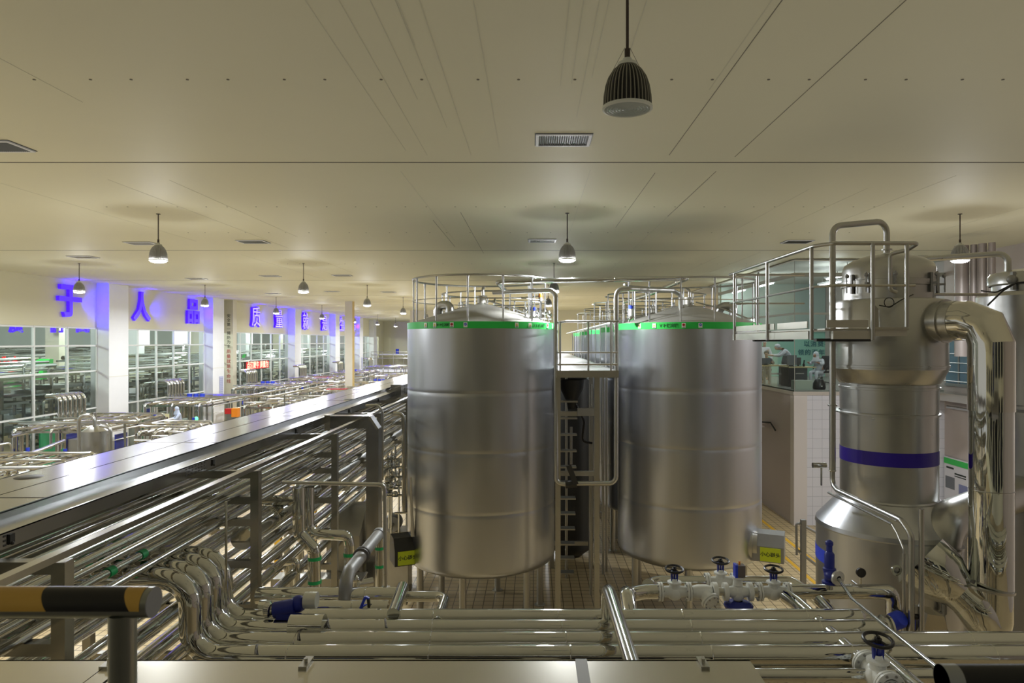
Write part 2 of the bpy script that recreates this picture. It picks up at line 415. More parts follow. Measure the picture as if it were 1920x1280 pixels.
lit = make_lamp((.75, 15.1, LZ), 'lit pendant lamp hanging between the two front tanks, dark ring on ceiling above', 'pendant lamps')
lens(lit, LENS_ON)
def lamp_lights(o):
    l = light('lamp_light', 'AREA', (0, 0, -.058), LAMP_W, (.93, .97, 1), o, .34)
    light('lamp_glow', 'POINT', (0, 0, -.16), LAMP_UP, (.95, .97, 1), o, .09)
rows = {-16.5: 'row along the glass wall', -8.35: 'row over the long tray', .75: 'row over the tanks', 9.5: 'row by the control room'}
LY = [15.2, 24.8, 34.3, 43.8, 53.3, 62.8, 72.3, 81.8]
for X, rn in rows.items():
    k = 0
    for Y in LY:
        if X == .75 and Y in (5.5, 15.2): continue
        if (X > 0 and Y > 60) or (X == 9.5 and Y > 22): continue
        inview = Y > 10 and abs(X/Y) < .80 and not (X == .75)
        lab = 'lit grey pendant lamp, %s in the %s' % (NTH[k], rn)
        if inview: k += 1
        c = copy_thing(lit.o, (X, Y, LZ), lab, group='pendant lamps')
        lamp_lights(c)
lamp_lights(lit.o)
# ceiling vents
def make_vent(x, y, label):
    t = T('ceiling_vent', label, 'vent', (x, y, CEIL), 'ceiling vents'); z = CEIL
    g = G()
    for a in ((x-.385, x+.385, y-.275, y-.235), (x-.385, x+.385, y+.235, y+.275), (x-.385, x-.345, y-.235, y+.235), (x+.345, x+.385, y-.235, y+.235)):
        g.box(*a, z-.025, z)
    t.part('vent_frame', g, WHITE)
    g = G().box(x-.40, x+.40, y-.29, y+.29, z-.006, z-.002).box(x-.345, x+.345, y-.235, y+.235, z-.009, z-.006)
    t.part('backing', g, DARKM)
    g = G()
    for k in range(22):
        xx = x-.33+k*.0315; g.bar((xx, y-.235, z-.018), (xx, y+.235, z-.018), .003, .022, up=(.5, 0, 1))
    t.part('slat', g, GALV, label='row of thin grey louvre blades')
    return t
vt = make_vent(.42, 9.6, 'ceiling vent beside the unlit lamp, slats clearly visible')
vs = {(-7.8, 9.9): 'ceiling vent cut by the edge of the view', (.25, 19.2): 'small ceiling vent next to the lamp between the tanks',
      (7.5, 19.4): 'ceiling vent near the tall loop pipe of the evaporator', (-7.96, 19.4): 'ceiling vent just behind the nearest lamp of the tray row, farther from glass',
      (-11.3, 19.7): 'ceiling vent touching the first tray row lamp in view', (-15.1, 22.9): 'ceiling vent over the blue 于 letter',
      (-15.2, 30.8): 'ceiling vent between the 于 and 人 letters', (-11.4, 29.6): 'ceiling vent of the second line, middle one of three', (-8.2, 29.3): 'ceiling vent of the second line, on the tank side',
      (-15.4, 40.4): 'distant ceiling vent of the third line, nearest the letters', (-11.4, 38.7): 'distant ceiling vent of the third line, middle one', (-8.3, 39.1): 'distant ceiling vent of the third line, on the tank side',
      (12.9, 22.9): 'dark ceiling vent in the corner above the evaporator dome'}
for (x, y), lab in vs.items(): copy_thing(vt.o, (x, y, CEIL), lab)
# blue slogan letters on the left wall
for ch, y, far in (('于', 31.2, 0), ('人', 36.9, 0), ('品', 42.5, 0), ('质', 52, 1), ('量', 56.7, 1), ('就', 63.3, 1), ('是', 69, 1), ('生', 75.2, 1), ('命', 80.4, 1)):
    t = T('wall_letter', 'glowing blue %s character on the head band of the glass wall' % ch, 'sign letter', (XL, y, 7.35), 'blue slogan letters')
    text_obj('letter_body', ch, 1.62, EAST, (XL+.10, y, 8.07), BLUE_LIT, t.o, t.loc, ext=.07, bold=.045 if not far else .05)
    if far: text_obj('letter_face', ch, 1.62, EAST, (XL+.20, y, 8.07), BLUE_CORE, t.o, t.loc, ext=.01, bold=-.008)
    light('letter_side_glow', 'AREA', (.36, .75, .75), 34, (.01, .0, 1), t.o, .5, (math.pi/2, 0, -.12), 95)
    light('letter_top_glow', 'AREA', (.42, .1, 1.50), 10, (.02, .0, 1), t.o, .4, (math.pi, 0, 0))
# slogan letters of the hall beyond the glass
for ch, u in (('质', 30), ('们', 106), ('高', 155)):
    p = P(u, 612, 39)
    t = T('wall_letter', 'blue %s character seen through the glass near the top of the first bay' % ch, 'sign letter', p, 'slogan letters of the next hall')
    text_obj('letter_body', ch, .85, FRONT, p, BLUE_LIT, t.o, t.loc, ext=.05, bold=.02)
# red LED sign
t = T('led_sign', 'red LED message board with glowing characters fixed to the glass wall', 'sign', (XL+.12, 53, 4.6))
yc, zc = 52.3, 4.5
t.part('sign_case', G().box(XL+.06, XL+.2, yc-2.2, yc+2.2, zc-.3, zc+.3), mat('led_case', (.05, .01, .01), .5))
t.part('display', G().box(XL+.2, XL+.21, yc-2.1, yc+2.1, zc-.26, zc+.26), RED_LIT)
text_obj('led_lettering', '点滴蒙牛 质量为', .56, EAST, (XL+.215, yc, zc-.01), LED_CHAR, t.o, t.loc, ext=.003, bold=.012)
p = P(14, 678, 36.5)  # glowing board modelled in place of a red reflection in the glass
t = T('led_sign', 'red glowing characters standing in for a reflection in the glass, edge of view', 'sign', p)
t.part('sign_case', G().box(p.x-1.4, p.x+.7, p.y, p.y+.1, p.z-.22, p.z+.22), mat('reflection_backing', (.08, .01, .01), .5))
text_obj('led_lettering', '质量为本', .5, FRONT, (p.x-.35, p.y-.01, p.z), RED_LIT, t.o, t.loc, ext=.003, bold=.02)
# ================================================================ storage tanks
RIM, BOT = 6.72, 1.33
def warn_sticker(o, c, a, R, z, kind):
    """a small square safety sticker on the band, facing outward at angle a"""
    ca, sa = math.cos(a), math.sin(a); n = V((ca, sa, 0)); tx = V((-sa, ca, 0)); up = V((0, 0, 1))
    p = V((c[0], c[1], z))+n*(R+.006)
    g = G().prism([(-.042, -.052), (.042, -.052), (.042, .052), (-.042, .052)], p, tx, up, n*.003)
    q = p+n*.0035
    if kind == 'tri':
        g.mat(1).prism([(-.03, -.018), (.03, -.018), (0, .036)], q, tx, up, n*.002)
        g.mat(2).prism([(-.008, -.012), (.008, -.012), (0, .018)], q+n*.002, tx, up, n*.001).prism([(-.03, -.043), (.03, -.043), (.03, -.030), (-.03, -.030)], q, tx, up, n*.001)
        ms = [STICK, STY, INK]
    else:
        poly = [(.03*math.cos(2*math.pi*i/16), .012+.03*math.sin(2*math.pi*i/16)) for i in range(16)]
        g.mat(1).prism(poly, q, tx, up, n*.002)
        g.mat(2).prism([(-.018, .004), (.018, .012), (.014, .022), (-.02, .014)], q+n*.002, tx, up, n*.001).prism([(-.03, -.043), (.03, -.043), (.03, -.030), (-.03, -.030)], q, tx, up, n*.001)
        ms = [STICK, RED if kind == 'no' else BLUEL, STICK if kind == 'must' else INK]
    return g, ms
def make_tank(x, y, R, label, open_deg, stick=(), manway=0, sign_face=None):
    t = T('storage_tank', label, 'tank', (x, y, 0), 'storage tanks')
    c = (x, y, 0)
    pr = [(.05, BOT-.22), (R*.55, BOT-.15), (R*.86, BOT-.06), (R*.965, BOT+.02), (R*.992, BOT+.07), (R, BOT+.13), (R, BOT+.2)]
    for zz in (2.66, 3.95, 5.21):
        pr += [(R, zz-.09), (R, zz-.03), (R-.005, zz-.012), (R-.005, zz+.012), (R, zz+.03), (R, zz+.09)]
    pr += [(R, RIM-.06), (R, RIM-.02), (R-.02, RIM)]
    t.part('shell', G().lathe(pr, c, n=112), TANKM, ang=30)
    t.part('roof', G().lathe([(R-.02, RIM), (R*.95, RIM+.01), (R*.55, RIM+.22), (R*.18, RIM+.41), (.12, RIM+.45), (.10, RIM+.47), (.10, RIM+.60), (.13, RIM+.60), (.13, RIM+.64), (.0, RIM+.64)], c, n=64), CONE)
    band = t.part('band', G().lathe([(R+.001, RIM-.145), (R+.004, RIM-.145), (R+.004, RIM), (R-.02, RIM+.002)], c, n=112), GREEN, label='bright green band round the rim')
    for a in range(0, 360, 60):
        ar = math.radians(a+18); px, py = x+math.cos(ar)*R*.84, y+math.sin(ar)*R*.84
        t.part('leg', G().cyl((px, py, 0.02), (px, py, BOT+.0), .075, 14).lathe([(.13, 0), (.13, .02)], (px, py, 0), n=14, cap=True), STEEL_D)
    Rr = 1.575*R/1.7; zt, zm = 7.71, 7.22
    a0, a1 = open_deg
    t.part('guard_rail', G().arc((x, y, zt), Rr, .022, a0, a1, 60, 8), STEEL)
    t.part('guard_rail', G().arc((x, y, zm), Rr, .011, a0, a1, 60, 6), STEEL)
    a = a0
    while a <= a1+1:
        ar = math.radians(a); px, py = x+math.cos(ar)*Rr, y+math.sin(ar)*Rr
        t.part('rail_post', G().tube([(px, py, RIM-.0), (px, py, zt-.10), (px, py, zt-.02)], [.018, .018, .026], 8), STEEL)
        a += 27.2
    # goose-neck vent, agitator nozzle, spray pipe on the roof
    sx = manway
    t.part('gooseneck_vent', G().tube([(x+sx*.86-.15, y-.1, RIM+.1), (x+sx*.86-.15, y-.1, RIM+.42), (x+sx*.86+.15, y-.25, RIM+.42), (x+sx*.86+.15, y-.25, RIM+.18)], .10, 20, .16, 7), STEEL)
    t.part('roof_nozzle', G().tube([(x+.03, y, RIM+.6), (x+.03, y, RIM+.80), (x+.03, y+.25, RIM+.86)], .035, 10, .08), STEEL)
    t.part('spray_pipe', G().tube([(x+.16, y-.1, RIM+.52), (x+.75, y-.35, RIM+.34), (x+1.25, y-.55, RIM+.12)], .017, 8, .05).tube([(x+.16, y+.1, RIM+.50), (x-.6, y+.3, RIM+.36)], .014, 8), STEEL)
    for (deg, kind) in stick:
        g, ms = warn_sticker(t, c, math.radians(deg), R+.004, RIM-.072, kind)
        t.part('safety_sticker', g, ms, parent=band)
    return t, band
def band_words(t, band, s, deg, R, size=.088):
    x, y = t.loc.x, t.loc.y; a = math.radians(deg); step = size*.95/R
    for k, ch in enumerate(s):
        b = a+(k-(len(s)-1)/2)*step; n = V((math.cos(b), math.sin(b), 0))
        text_obj('band_lettering', ch, size, M3((-math.sin(b), math.cos(b), 0), (0, 0, 1), tuple(n)), V((x, y, RIM-.075))+n*(R+.0055), INKG, band, t.loc, ext=.001, bold=.002)
def manway_hood(t, x, y, z, side):
    """D-shaped hood of the side manway with its yellow sign"""
    ax = V((side*.92, -.39, 0)).normalized(); up = V((0, 0, 1)); fr = up.cross(ax).normalized()*1
    if fr.y > 0: fr = -fr
    p = V((x, y, z))
    poly = [(.27, -.30), (.27, .04), (.13, .28), (-.22, .30), (-.30, .1), (-.30, -.30)]
    h = t.part('manway_hood', G().prism(poly, p-ax*.22, fr, up, ax*.70), GALV if side > 0 else DARKM, ang=20)
    t.part('manway_neck', G().lathe([(.36, -.3), (.36, .02), (.30, .02), (.30, .12)], p-ax*.20, ax, n=28), STEEL_D)
    q = p+fr*.272+ax*.20-up*.13
    tx = V((1, 0, 0)) if True else ax
    u = ax if side > 0 else -ax
    pl = t.part('warning_sign', G().prism([(-.215, -.15), (.215, -.15), (.215, .15), (-.215, .15)], q, u, up, fr*.01), YSIGN, parent=h, label='yellow warning sign')
    text_obj('sign_lettering', '小心碰头', .105, M3(tuple(u), (0, 0, 1), tuple(u.cross(up))), q+fr*.013, INK, pl, t.loc, ext=.001, bold=.002)
RB = 1.68
ta, ba = make_tank(-1.204, 15.9, 1.70, 'big stainless tank with green rim band, front one on the tray side', (-341, -17), 
    [(-130, 'tri'), (-121, 'tri'), (-107, 'no'), (-97, 'must'), (-60, 'tri'), (-48.5, 'tri'), (-27.5, 'no'), (-17, 'must')], -1)
tb, bb = make_tank(3.72, 16.4, RB, 'big stainless tank with green rim band, front one beside the evaporator', (-163, 161),
    [(-142, 'tri'), (-128.5, 'tri'), (-106, 'no'), (-94, 'must'), (-45, 'tri'), (-35, 'tri'), (-18, 'no')], 1)
band_words(ta, ba, 'VP保冷罐', -38.5, 1.704); band_words(ta, ba, 'VP保冷罐', -114, 1.704, .07)
band_words(tb, bb, 'VP保冷罐', -117.5, RB+.004); band_words(tb, bb, 'VP保冷罐', -27, RB+.004, .07)
manway_hood(ta, -2.66, 15.2, 1.72, -1); manway_hood(tb, 5.12, 15.3, 1.75, 1)
nback = 0
pt, _ = make_tank(-1.204, 20.6, 1.66, 'stainless tank with green band directly behind the front tray-side tank, top rail showing', (-341, -17), [], -1)
pu, _ = make_tank(3.72, 21.0, 1.66, 'stainless tank with green band directly behind the front evaporator-side tank', (-163, 161), [], 1)
for k, y in enumerate((25.2, 29.8, 34.4)):
    copy_thing(pt.o, (-1.204, y, 0), 'stainless tank of the tray-side line, %s from the front' % NTH[k+2])
    copy_thing(pu.o, (3.72, y+.4, 0), 'stainless tank of the evaporator-side line, %s from the front' % NTH[k+2])
# hoses, sight pipe on the front tanks
g = G().tube([P(738, 775, 15), P(755, 775, 15), P(757, 800, 15), P(757, 958, 15)], .045, 12, .12)
one('riser_pipe', g, CHROME_S, 'polished pipe bending down close beside the front tray-side tank', 'pipe')
one('wooden_pole', G().tube([P(770, 895, 14.9), P(772, 960, 14.9), P(774, 1005, 14.9)], [.02, .03, .045], 10), BRASSY, 'tan pole standing on the dark manway hood of the tray-side tank', 'pole')
# roof fittings between the tanks: beacon, blue and white sensors
def sensor(x, y, z, label, h=.16):
    t = T('level_sensor', label, 'sensor', (x, y, z), 'tank sensors')
    t.part('sensor_body', G().cyl((x, y, z), (x, y, z+h), .055, 14), STICK); t.part('sensor_cap', G().cyl((x, y, z+h), (x, y, z+h+.07), .062, 14), BLUEL)
    t.part('clamp', G().ball((x, y, z-.04), .085, .085, .06), CHROME_S); t.part('stem', G().cyl((x-.05, y, z+h), (x-.05, y, z+h+.6), .016, 8).cyl((x+.04, y, z+h+.06), (x+.04, y, z+h+.5), .012, 8), STEEL)
q = P(1183, 592, 15.4); sensor(q.x, q.y, q.z, 'blue and white sensor on the evaporator-side front tank roof')
q = P(999, 592, 15.2); sensor(q.x, q.y, q.z, 'blue and white sensor on the tray-side front tank roof', .12)
q = P(1013, 562, 15.1)
t = T('beacon', 'amber beacon light above the rim of the tray-side front tank', 'beacon', (q.x, q.y, RIM))
t.part('beacon_pole', G().cyl((q.x, q.y, RIM), (q.x, q.y, q.z-.02), .012, 8), STEEL); t.part('beacon_base', G().cyl((q.x, q.y, q.z-.03), (q.x, q.y, q.z+.05), .045, 14), STICK)
t.part('beacon_dome', G().lathe([(.045, .05), (.042, .12), (.03, .145), (0, .15)], (q.x, q.y, q.z), n=16), ORANGE)
for k, (u, v0, h, r) in enumerate(((985, 596, .36, .035), (1006, 598, .26, .028), (1022, 600, .34, .03), (1030, 598, .2, .04))):
    q = P(u, v0, 15.3+.1*k); t = T('roof_valve', 'small steel valve on the tray-side tank roof, %s from the amber beacon post' % NTH[k], 'valve', (q.x, q.y, RIM), 'roof valves')
    t.part('valve_stem', G().cyl((q.x, q.y, RIM+.02), (q.x, q.y, q.z+h), r*.5, 8), STEEL); t.part('valve_head', G().ball((q.x, q.y, q.z+h*.5), r*1.5, r*1.5, r*1.9), CHROME_S)
    t.part('valve_clamp', G().lathe([(r*1.4, 0), (r*1.7, .01), (r*1.4, .02)], (q.x, q.y, RIM+.08), n=14, cap=True), STEEL)
# transfer pipe over the two tanks and the big loop between them
g = G().tube([P(948, 546, 15.9), P(933, 529, 14.9), P(946, 527.5, 14.9), P(1288, 521.5, 15), P(1225, 549, 19.2), P(1170, 566, 24)], .055, 14, .12, 5, seams=1.6)
one('transfer_pipe', g, CHROME_S, 'long horizontal polished pipe crossing over both front tanks under the lamp', 'pipe')
g = G().tube([P(925, 548, 15.2), P(1042, 544, 14.5), P(1043, 905, 14.4), P(1062, 908, 14.35)], .052, 14, .16, 6).tube([P(1079, 906, 14.35), P(1155, 906, 14.4), P(1155.5, 543, 14.5), P(1180, 541, 14.6), P(1262, 544, 15.5), P(1276, 553, 16), P(1276, 600, 16.1)], .052, 14, .16, 6)
t = T('loop_pipe', 'tall pipe loop dropping between the two front tanks and joining below the walkway', 'pipe', (1.1, 14.4, 3.3))
t.part('pipe_run', g, STEEL); q = P(1070, 905, 14.35)
t.part('shutoff_valve', G().tube([P(1060, 908, 14.35), P(1081, 906, 14.35)], .085, 14).bar(P(1066, 872, 14.2), P(1080, 908, 14.2), .11, .05), DARKM, label='dark shut-off valve with a flat lever')
# ================================================================ walkway between the tanks
zf = 5.69; xl, xr, yf = .50, 1.76, 14.25
t = T('walkway_platform', 'raised steel walkway with railings in the gap between the two front tanks', 'platform', (1.13, yf, 0))
t.part('deck', G().box(xl, xr, yf, 36, zf-.03, zf), mat('chequer_deck', (.66, .66, .67), .3, 1, bump=(26, .5, 1, .01)))
t.part('edge_beam', G().box(xl-.02, xr+.02, yf-.04, yf, zf-.14, zf+.005).box(xl-.02, xl+.03, yf, 36, zf-.14, zf).box(xr-.03, xr+.02, yf, 36, zf-.14, zf), STEEL_D)
z1 = zf+1.03
t.part('top_rail', G().tube([(xl+.0, 36, z1-.02), (xl, yf+.35, z1-.02), (xl+.18, yf+.05, z1), (xr, yf+.02, z1)], .024, 10, .05).tube([(xr, yf, z1), (xr, 36, z1)], .024, 10), STEEL)
t.part('mid_rail', G().tube([(xl+.02, yf+.02, zf+.38), (xr, yf+.02, zf+.38)], .018, 8).tube([(xl+.02, yf+.02, zf+.13), (xr, yf+.02, zf+.13)], .024, 8).tube([(xl+.02, yf, zf+.38), (xl+.02, 36, zf+.38)], .014, 8).tube([(xl+.02, yf, zf+.13), (xl+.02, 36, zf+.13)], .016, 8), STEEL)
for xx in (xl+.06, (xl+xr)/2+.02, xr-.14): t.part('rail_post', G().cyl((xx, yf+.02, zf-.1), (xx, yf+.02, z1), .022, 10), STEEL)
for k in range(12):
    yy = yf+.9+k*1.4
    t.part('rail_post', G().cyl((xl, yy, zf), (xl, yy, z1-.02), .018, 8), STEEL); t.part('rail_post', G().cyl((xr, yy, zf), (xr, yy, z1-.02), .018, 8), STEEL)
for px, py in ((.52, yf+.2), (1.38, yf+.6), (.52, 19), (1.6, 19), (.52, 24), (1.6, 24)): t.part('column_leg', G().box(px-.055, px+.055, py-.055, py+.055, 0, zf-.12), STEEL_D)
for v, y in ((775, yf+.6), (887, yf+.6), (1018, 17.5)):
    q = P(1080, v, y); t.part('cross_beam', G().box(.52, 1.40, y-.04, y+.04, q.z-.05, q.z+.05), STEEL_D)
q = P(1098, 771, yf+.5); t.part('junction_box', G().box(q.x-.18, q.x+.18, q.y-.1, q.y, q.z-.08, q.z+.08), GALV)
for k in range(12):
    z = .5+k*.40; t.part('stair_tread', G().box(.62, 1.02, 17.0-k*.12, 17.25-k*.12, z, z+.035), STEEL_D)
for k, (u, v0, v1, yy) in enumerate(((1108, 720, 840, 17), (1131, 700, 1100, 18.5), (1137, 700, 1060, 18.7), (1071, 800, 870, 16.8), (1062, 700, 1000, 18.2))):
    one('stand_pipe', G().cyl(P(u, v0, yy), V((P(u, v1, yy).x, yy, 0)) if k != 3 else P(u, v1, yy), .035, 10), STEEL_D, 'dim vertical pipe in the dark gap under the walkway, %s' % ['centre one below the junction box', 'pair by the evaporator-side tank, thicker', 'pair by the evaporator-side tank, outer', 'short stub low in the gap', 'long one by the tray-side tank'][k], 'pipe', 'pipes under the walkway')
one('gap_shade_vessel', G().lathe([(.3, 0), (.62, .25), (.66, .4), (.66, 4.9), (.6, 5.2), (.1, 5.4)], (1.12, 20.2, 0), n=32), DARKM, 'tall dark vessel added to deepen the shade under the walkway', 'vessel')  # added dark body standing in for the shade between the tanks
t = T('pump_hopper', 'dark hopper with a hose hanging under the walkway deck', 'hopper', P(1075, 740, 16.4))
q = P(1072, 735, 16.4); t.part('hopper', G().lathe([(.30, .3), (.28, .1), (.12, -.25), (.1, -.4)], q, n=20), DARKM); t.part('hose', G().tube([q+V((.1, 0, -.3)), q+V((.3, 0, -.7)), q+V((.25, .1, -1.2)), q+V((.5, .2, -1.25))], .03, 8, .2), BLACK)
# cross handrail in front of the tanks' deck
# ================================================================ evaporator tower
AX, AY = 5.30, 10.2
t = T('evaporator', 'tall stainless evaporator column with a dark blue band and domed lid', 'evaporator', (AX, AY, 0))
c = (AX, AY, 0)
t.part('column_shell', G().lathe([(.66, 3.86), (.66, 5.20), (.665, 5.56), (.665, 5.68), (.69, 5.70), (.79, 5.90), (.79, 5.98), (.785, 5.98), (.785, 6.86), (.77, 6.90), (.62, 6.92)], c, n=72), STEEL, ang=25)
t.part('blue_band', G().lathe([(.661, 4.53), (.664, 4.53), (.664, 4.73), (.661, 4.73)], c, n=72), BLUEB, label='dark blue painted band')
for z in (5.24, 5.62, 5.94, 3.98):
    t.part('weld_ring', G().lathe([(.66 if z < 5.7 else .785, -.02), (.685 if z < 5.7 else .80, -.015), (.685 if z < 5.7 else .80, .015), (.66 if z < 5.7 else .785, .02)], (AX, AY, z), n=64), STEEL)
t.part('ledge_ring', G().lathe([(.66, -.012), (.74, -.012), (.74, .004), (.66, .012)], (AX-.02, AY, 5.26), n=64, a0=100, a1=280), STEEL)
t.part('base_vessel', G().lathe([(.3, .35), (.9, .45), (1.0, .6), (1.0, 3.54), (1.012, 3.56), (1.0, 3.62), (.95, 3.68), (.70, 3.96), (.66, 4.02)], c, n=80), TANKM, ang=25)
for a in (30, 120, 210, 300):
    ar = math.radians(a); t.part('leg', G().cyl((AX+.8*math.cos(ar), AY+.8*math.sin(ar), 0), (AX+.8*math.cos(ar), AY+.8*math.sin(ar), .6), .07, 12), STEEL_D)
bb_ = t.part('blue_stripe', G().lathe([(1.002, 3.02), (1.006, 3.02), (1.006, 3.21), (1.002, 3.21)], c, n=12, a0=150, a1=187), BLUEL, label='bright blue stripe on the base vessel')
col = t.part('collar', G().lathe([(.62, 6.9), (.62, 7.10), (.645, 7.11), (.645, 7.19), (.62, 7.20), (.62, 7.36)], c, n=64), STEEL, ang=25)
dome = t.part('dome_lid', G().lathe([(.622, 7.14), (.63, 7.36), (.60, 7.44), (.48, 7.52), (.30, 7.575), (.12, 7.60), (0, 7.605)], c, n=64), STEEL)
for a in (-165, -140, -110, -60, -25, 10):
    ar = math.radians(a); p = V((AX+.64*math.cos(ar), AY+.64*math.sin(ar), 7.13)); o = V((math.cos(ar), math.sin(ar), 0))
    t.part('lid_clamp', G().bar(p-V((0, 0, .13)), p+V((0, 0, .15)), .03, .05).bar(p+o*.0, p+o*.10, .03).ball(p+o*.08+V((0, 0, .12)), .03).bar(p+o*.09-V((0, 0, .12)), p+o*.09+V((0, 0, .16)), .014), GALV)
p = V((AX-.45, AY-.62, 6.45)); t.part('lifting_lug', G().prism([(-.05, 0), (.05, 0), (.045, .30), (0, .35), (-.045, .30)], p+V((-.10, -.1, 0)), (1, 0, 0), (0, 0, 1), (0, .03, 0)), STEEL_D)
p = V((AX-.38, AY-.84, 6.62))
for (q, r, l) in ((P(1675, 1066, 9.45), .05, ''), (P(1613, 1073, 9.35), .07, '')):
    pass
q = P(1674, 1065, 9.32); t.part('sight_port', G().lathe([(.045, -.05), (.045, .06), (.075, .06), (.075, .085), (.045, .085), (.04, .07)], q, (.15, -1, 0), n=22), CHROME_S)
q = P(1614, 1073, 9.05); ga = t.part('dial_gauge', G().lathe([(0, -.02), (.06, -.02), (.062, .02), (.055, .02)], q, (0, -1, 0), n=22), BLACK); t.part('gauge_face', G().lathe([(.055, .018), (0, .019)], q, (0, -1, 0), n=22), mat('dial_dark', (.03, .03, .03), .2), parent=ga); t.part('gauge_stem', G().cyl(q, q-V((0, 0, .25)), .012, 8).cyl(q-V((0, -.02, .2)), q-V((0, -.25, .2)), .015, 8), CHROME_S, parent=ga)
q = P(1770, 1148, 9.15); t.part('sensor', G().cyl(q+V((0, 0, -.02)), q+V((0, 0, .12)), .035, 12).cyl(q+V((-.06, 0, .0)), q+V((.02, 0, .0)), .02, 10).tube([q, q-V((-.03, 0, .2)), q-V((-.1, 0, .35))], .01, 6), GALV)
# vapour pipe: big elbow from the column and the mirror-clad down-pipe
PX, PY_ = 5.97, 8.90
t = T('vapour_pipe', 'thick mirror-clad pipe elbowing from the evaporator and running down to its base', 'pipe', (PX, PY_, 2.4))
a = V((AX, AY, 6.58)); d = (V((PX, PY_, 6.58))-a).normalized()
t.part('stub', G().tube([a+d*.62, a+d*1.02], .275, 36).lathe([(.275, 0), (.30, .0), (.30, .03), (.275, .03)], a+d*.86, d, n=36), STEEL)
t.part('elbow', G().tube([a+d*.6, V((PX, PY_, 6.58)), V((PX, PY_, 5.4))], .268, 40, .30, 2), mat('mirror_elbow', (.70, .69, .64), .06, 1, bump=(2, .08, 2, .04)), ang=12)
t.part('down_pipe', G().cyl((PX, PY_, 6.28), (PX, PY_, 3.1), .256, 48), MIRROR)
for z in (6.02, 5.68, 4.37): t.part('cladding_seam', G().tube([(PX, PY_, z), (PX, PY_, z+.01)], .259, 48), STEEL)
t.part('flange', G().lathe([(.25, -.03), (.32, -.03), (.32, .0), (.25, .0)], (PX-.06, PY_-.0, 3.13), (.12, 0, 1), n=40), STEEL)
e = V((5.36, 9.13, 3.22))
t.part('bottom_elbow', G().tube([(PX, PY_, 3.1), (PX, PY_, 2.52), e+V((.42, -.24, -.42)), e+V((.36, -.20, -.33))], .245, 36, .3, 6), MIRROR)
t.part('reducer', G().tube([e+V((-.10, .12, .12)), e+V((.08, -.04, -.06)), e+V((.24, -.13, -.21))], [.43, .38, .24], 32).cyl(e+V((.23, -.125, -.2)), e+V((.44, -.25, -.42)), .235, 32), MIRROR)
t.part('support_plate', G().bar(e+V((.46, -.26, -.62)), e+V((.46, -.26, -.02)), .03, .40, up=(1, 0, 0)), GALV)
# brushed crossover duct behind the mirror pipe
g = G().tube([V((5.60, 9.45, 3.2)), V((5.66, 9.45, 3.80)), V((7.6, 10.6, 3.98))], .265, 32, .42, 8).lathe([(.26, -.02), (.31, -.02), (.31, .02), (.26, .02)], (5.62, 9.45, 3.50), (.1, 0, 1), n=36)
one('crossover_duct', g, STEEL, 'thick brushed duct curving between the evaporator base and the second vessel', 'duct')
# second vessel at the edge
BX, BY = 8.05, 11.0
t = T('separator_vessel', 'second tall stainless vessel cut off by the edge of the view, behind the mirror pipe', 'vessel', (BX, BY, 0), None)
t.part('vessel_shell', G().lathe([(.3, .4), (.72, .6), (.74, 3.0), (.74, 5.2), (.70, 5.25), (.70, 5.30), (.78, 5.32), (.78, 7.02), (.74, 7.08), (.56, 7.10), (.56, 7.20)], (BX, BY, 0), n=64), STEEL, ang=25)
t.part('vessel_lid', G().lathe([(.60, 7.20), (.62, 7.22), (.62, 7.34), (.58, 7.40), (.3, 7.46), (0, 7.48)], (BX, BY, 0), n=48), STEEL)
for a in (-150, -120, -90, -60): 
    ar = math.radians(a); p = V((BX+.62*math.cos(ar), BY+.62*math.sin(ar), 7.25)); t.part('lid_clamp', G().bar(p-V((0, 0, .14)), p+V((0, 0, .14)), .05, .06).ball(p+V((math.cos(ar)*.05, math.sin(ar)*.05, .02)), .07), GALV)
t.part('top_pipe', G().tube([(BX-.4, BY, 7.4), (BX-.4, BY, 7.72), (BX-1.6, BY+1.2, 7.74)], .05, 12, .15), STEEL)
for a in (45, 135, 225, 315):
    ar = math.radians(a); t.part('leg', G().cyl((BX+.6*math.cos(ar), BY+.6*math.sin(ar), 0), (BX+.6*math.cos(ar), BY+.6*math.sin(ar), .7), .06, 10), STEEL_D)
one('black_cable', G().tube([P(1648, 572, 9.35), P(1668, 576, 9.3), P(1690, 562, 9.3), P(1712, 552, 9.4)], .008, 6, .1).ring(P(1667, 567, 9.3), .066, .006, (0, 1, 0), 24, 6), BLACK, 'thin black cable with a coil on the evaporator shell', 'cable')
one('black_cable', G().tube([P(1852, 572, 10.6), P(1880, 545, 10.2), P(1905, 530, 10.0), P(1935, 528, 9.8)], .014, 6, .2).tube([P(1840, 545, 10.6), P(1868, 548, 10.3), P(1900, 532, 10)], .012, 6, .2), BLACK, 'black cables draped over the second vessel lid', 'cable')
one('conduit', G().cyl(P(1712, 552, 9.6), P(1850, 552, 10.3), .022, 10), STEEL_D, 'thin straight conduit between evaporator lid and second vessel', 'conduit')
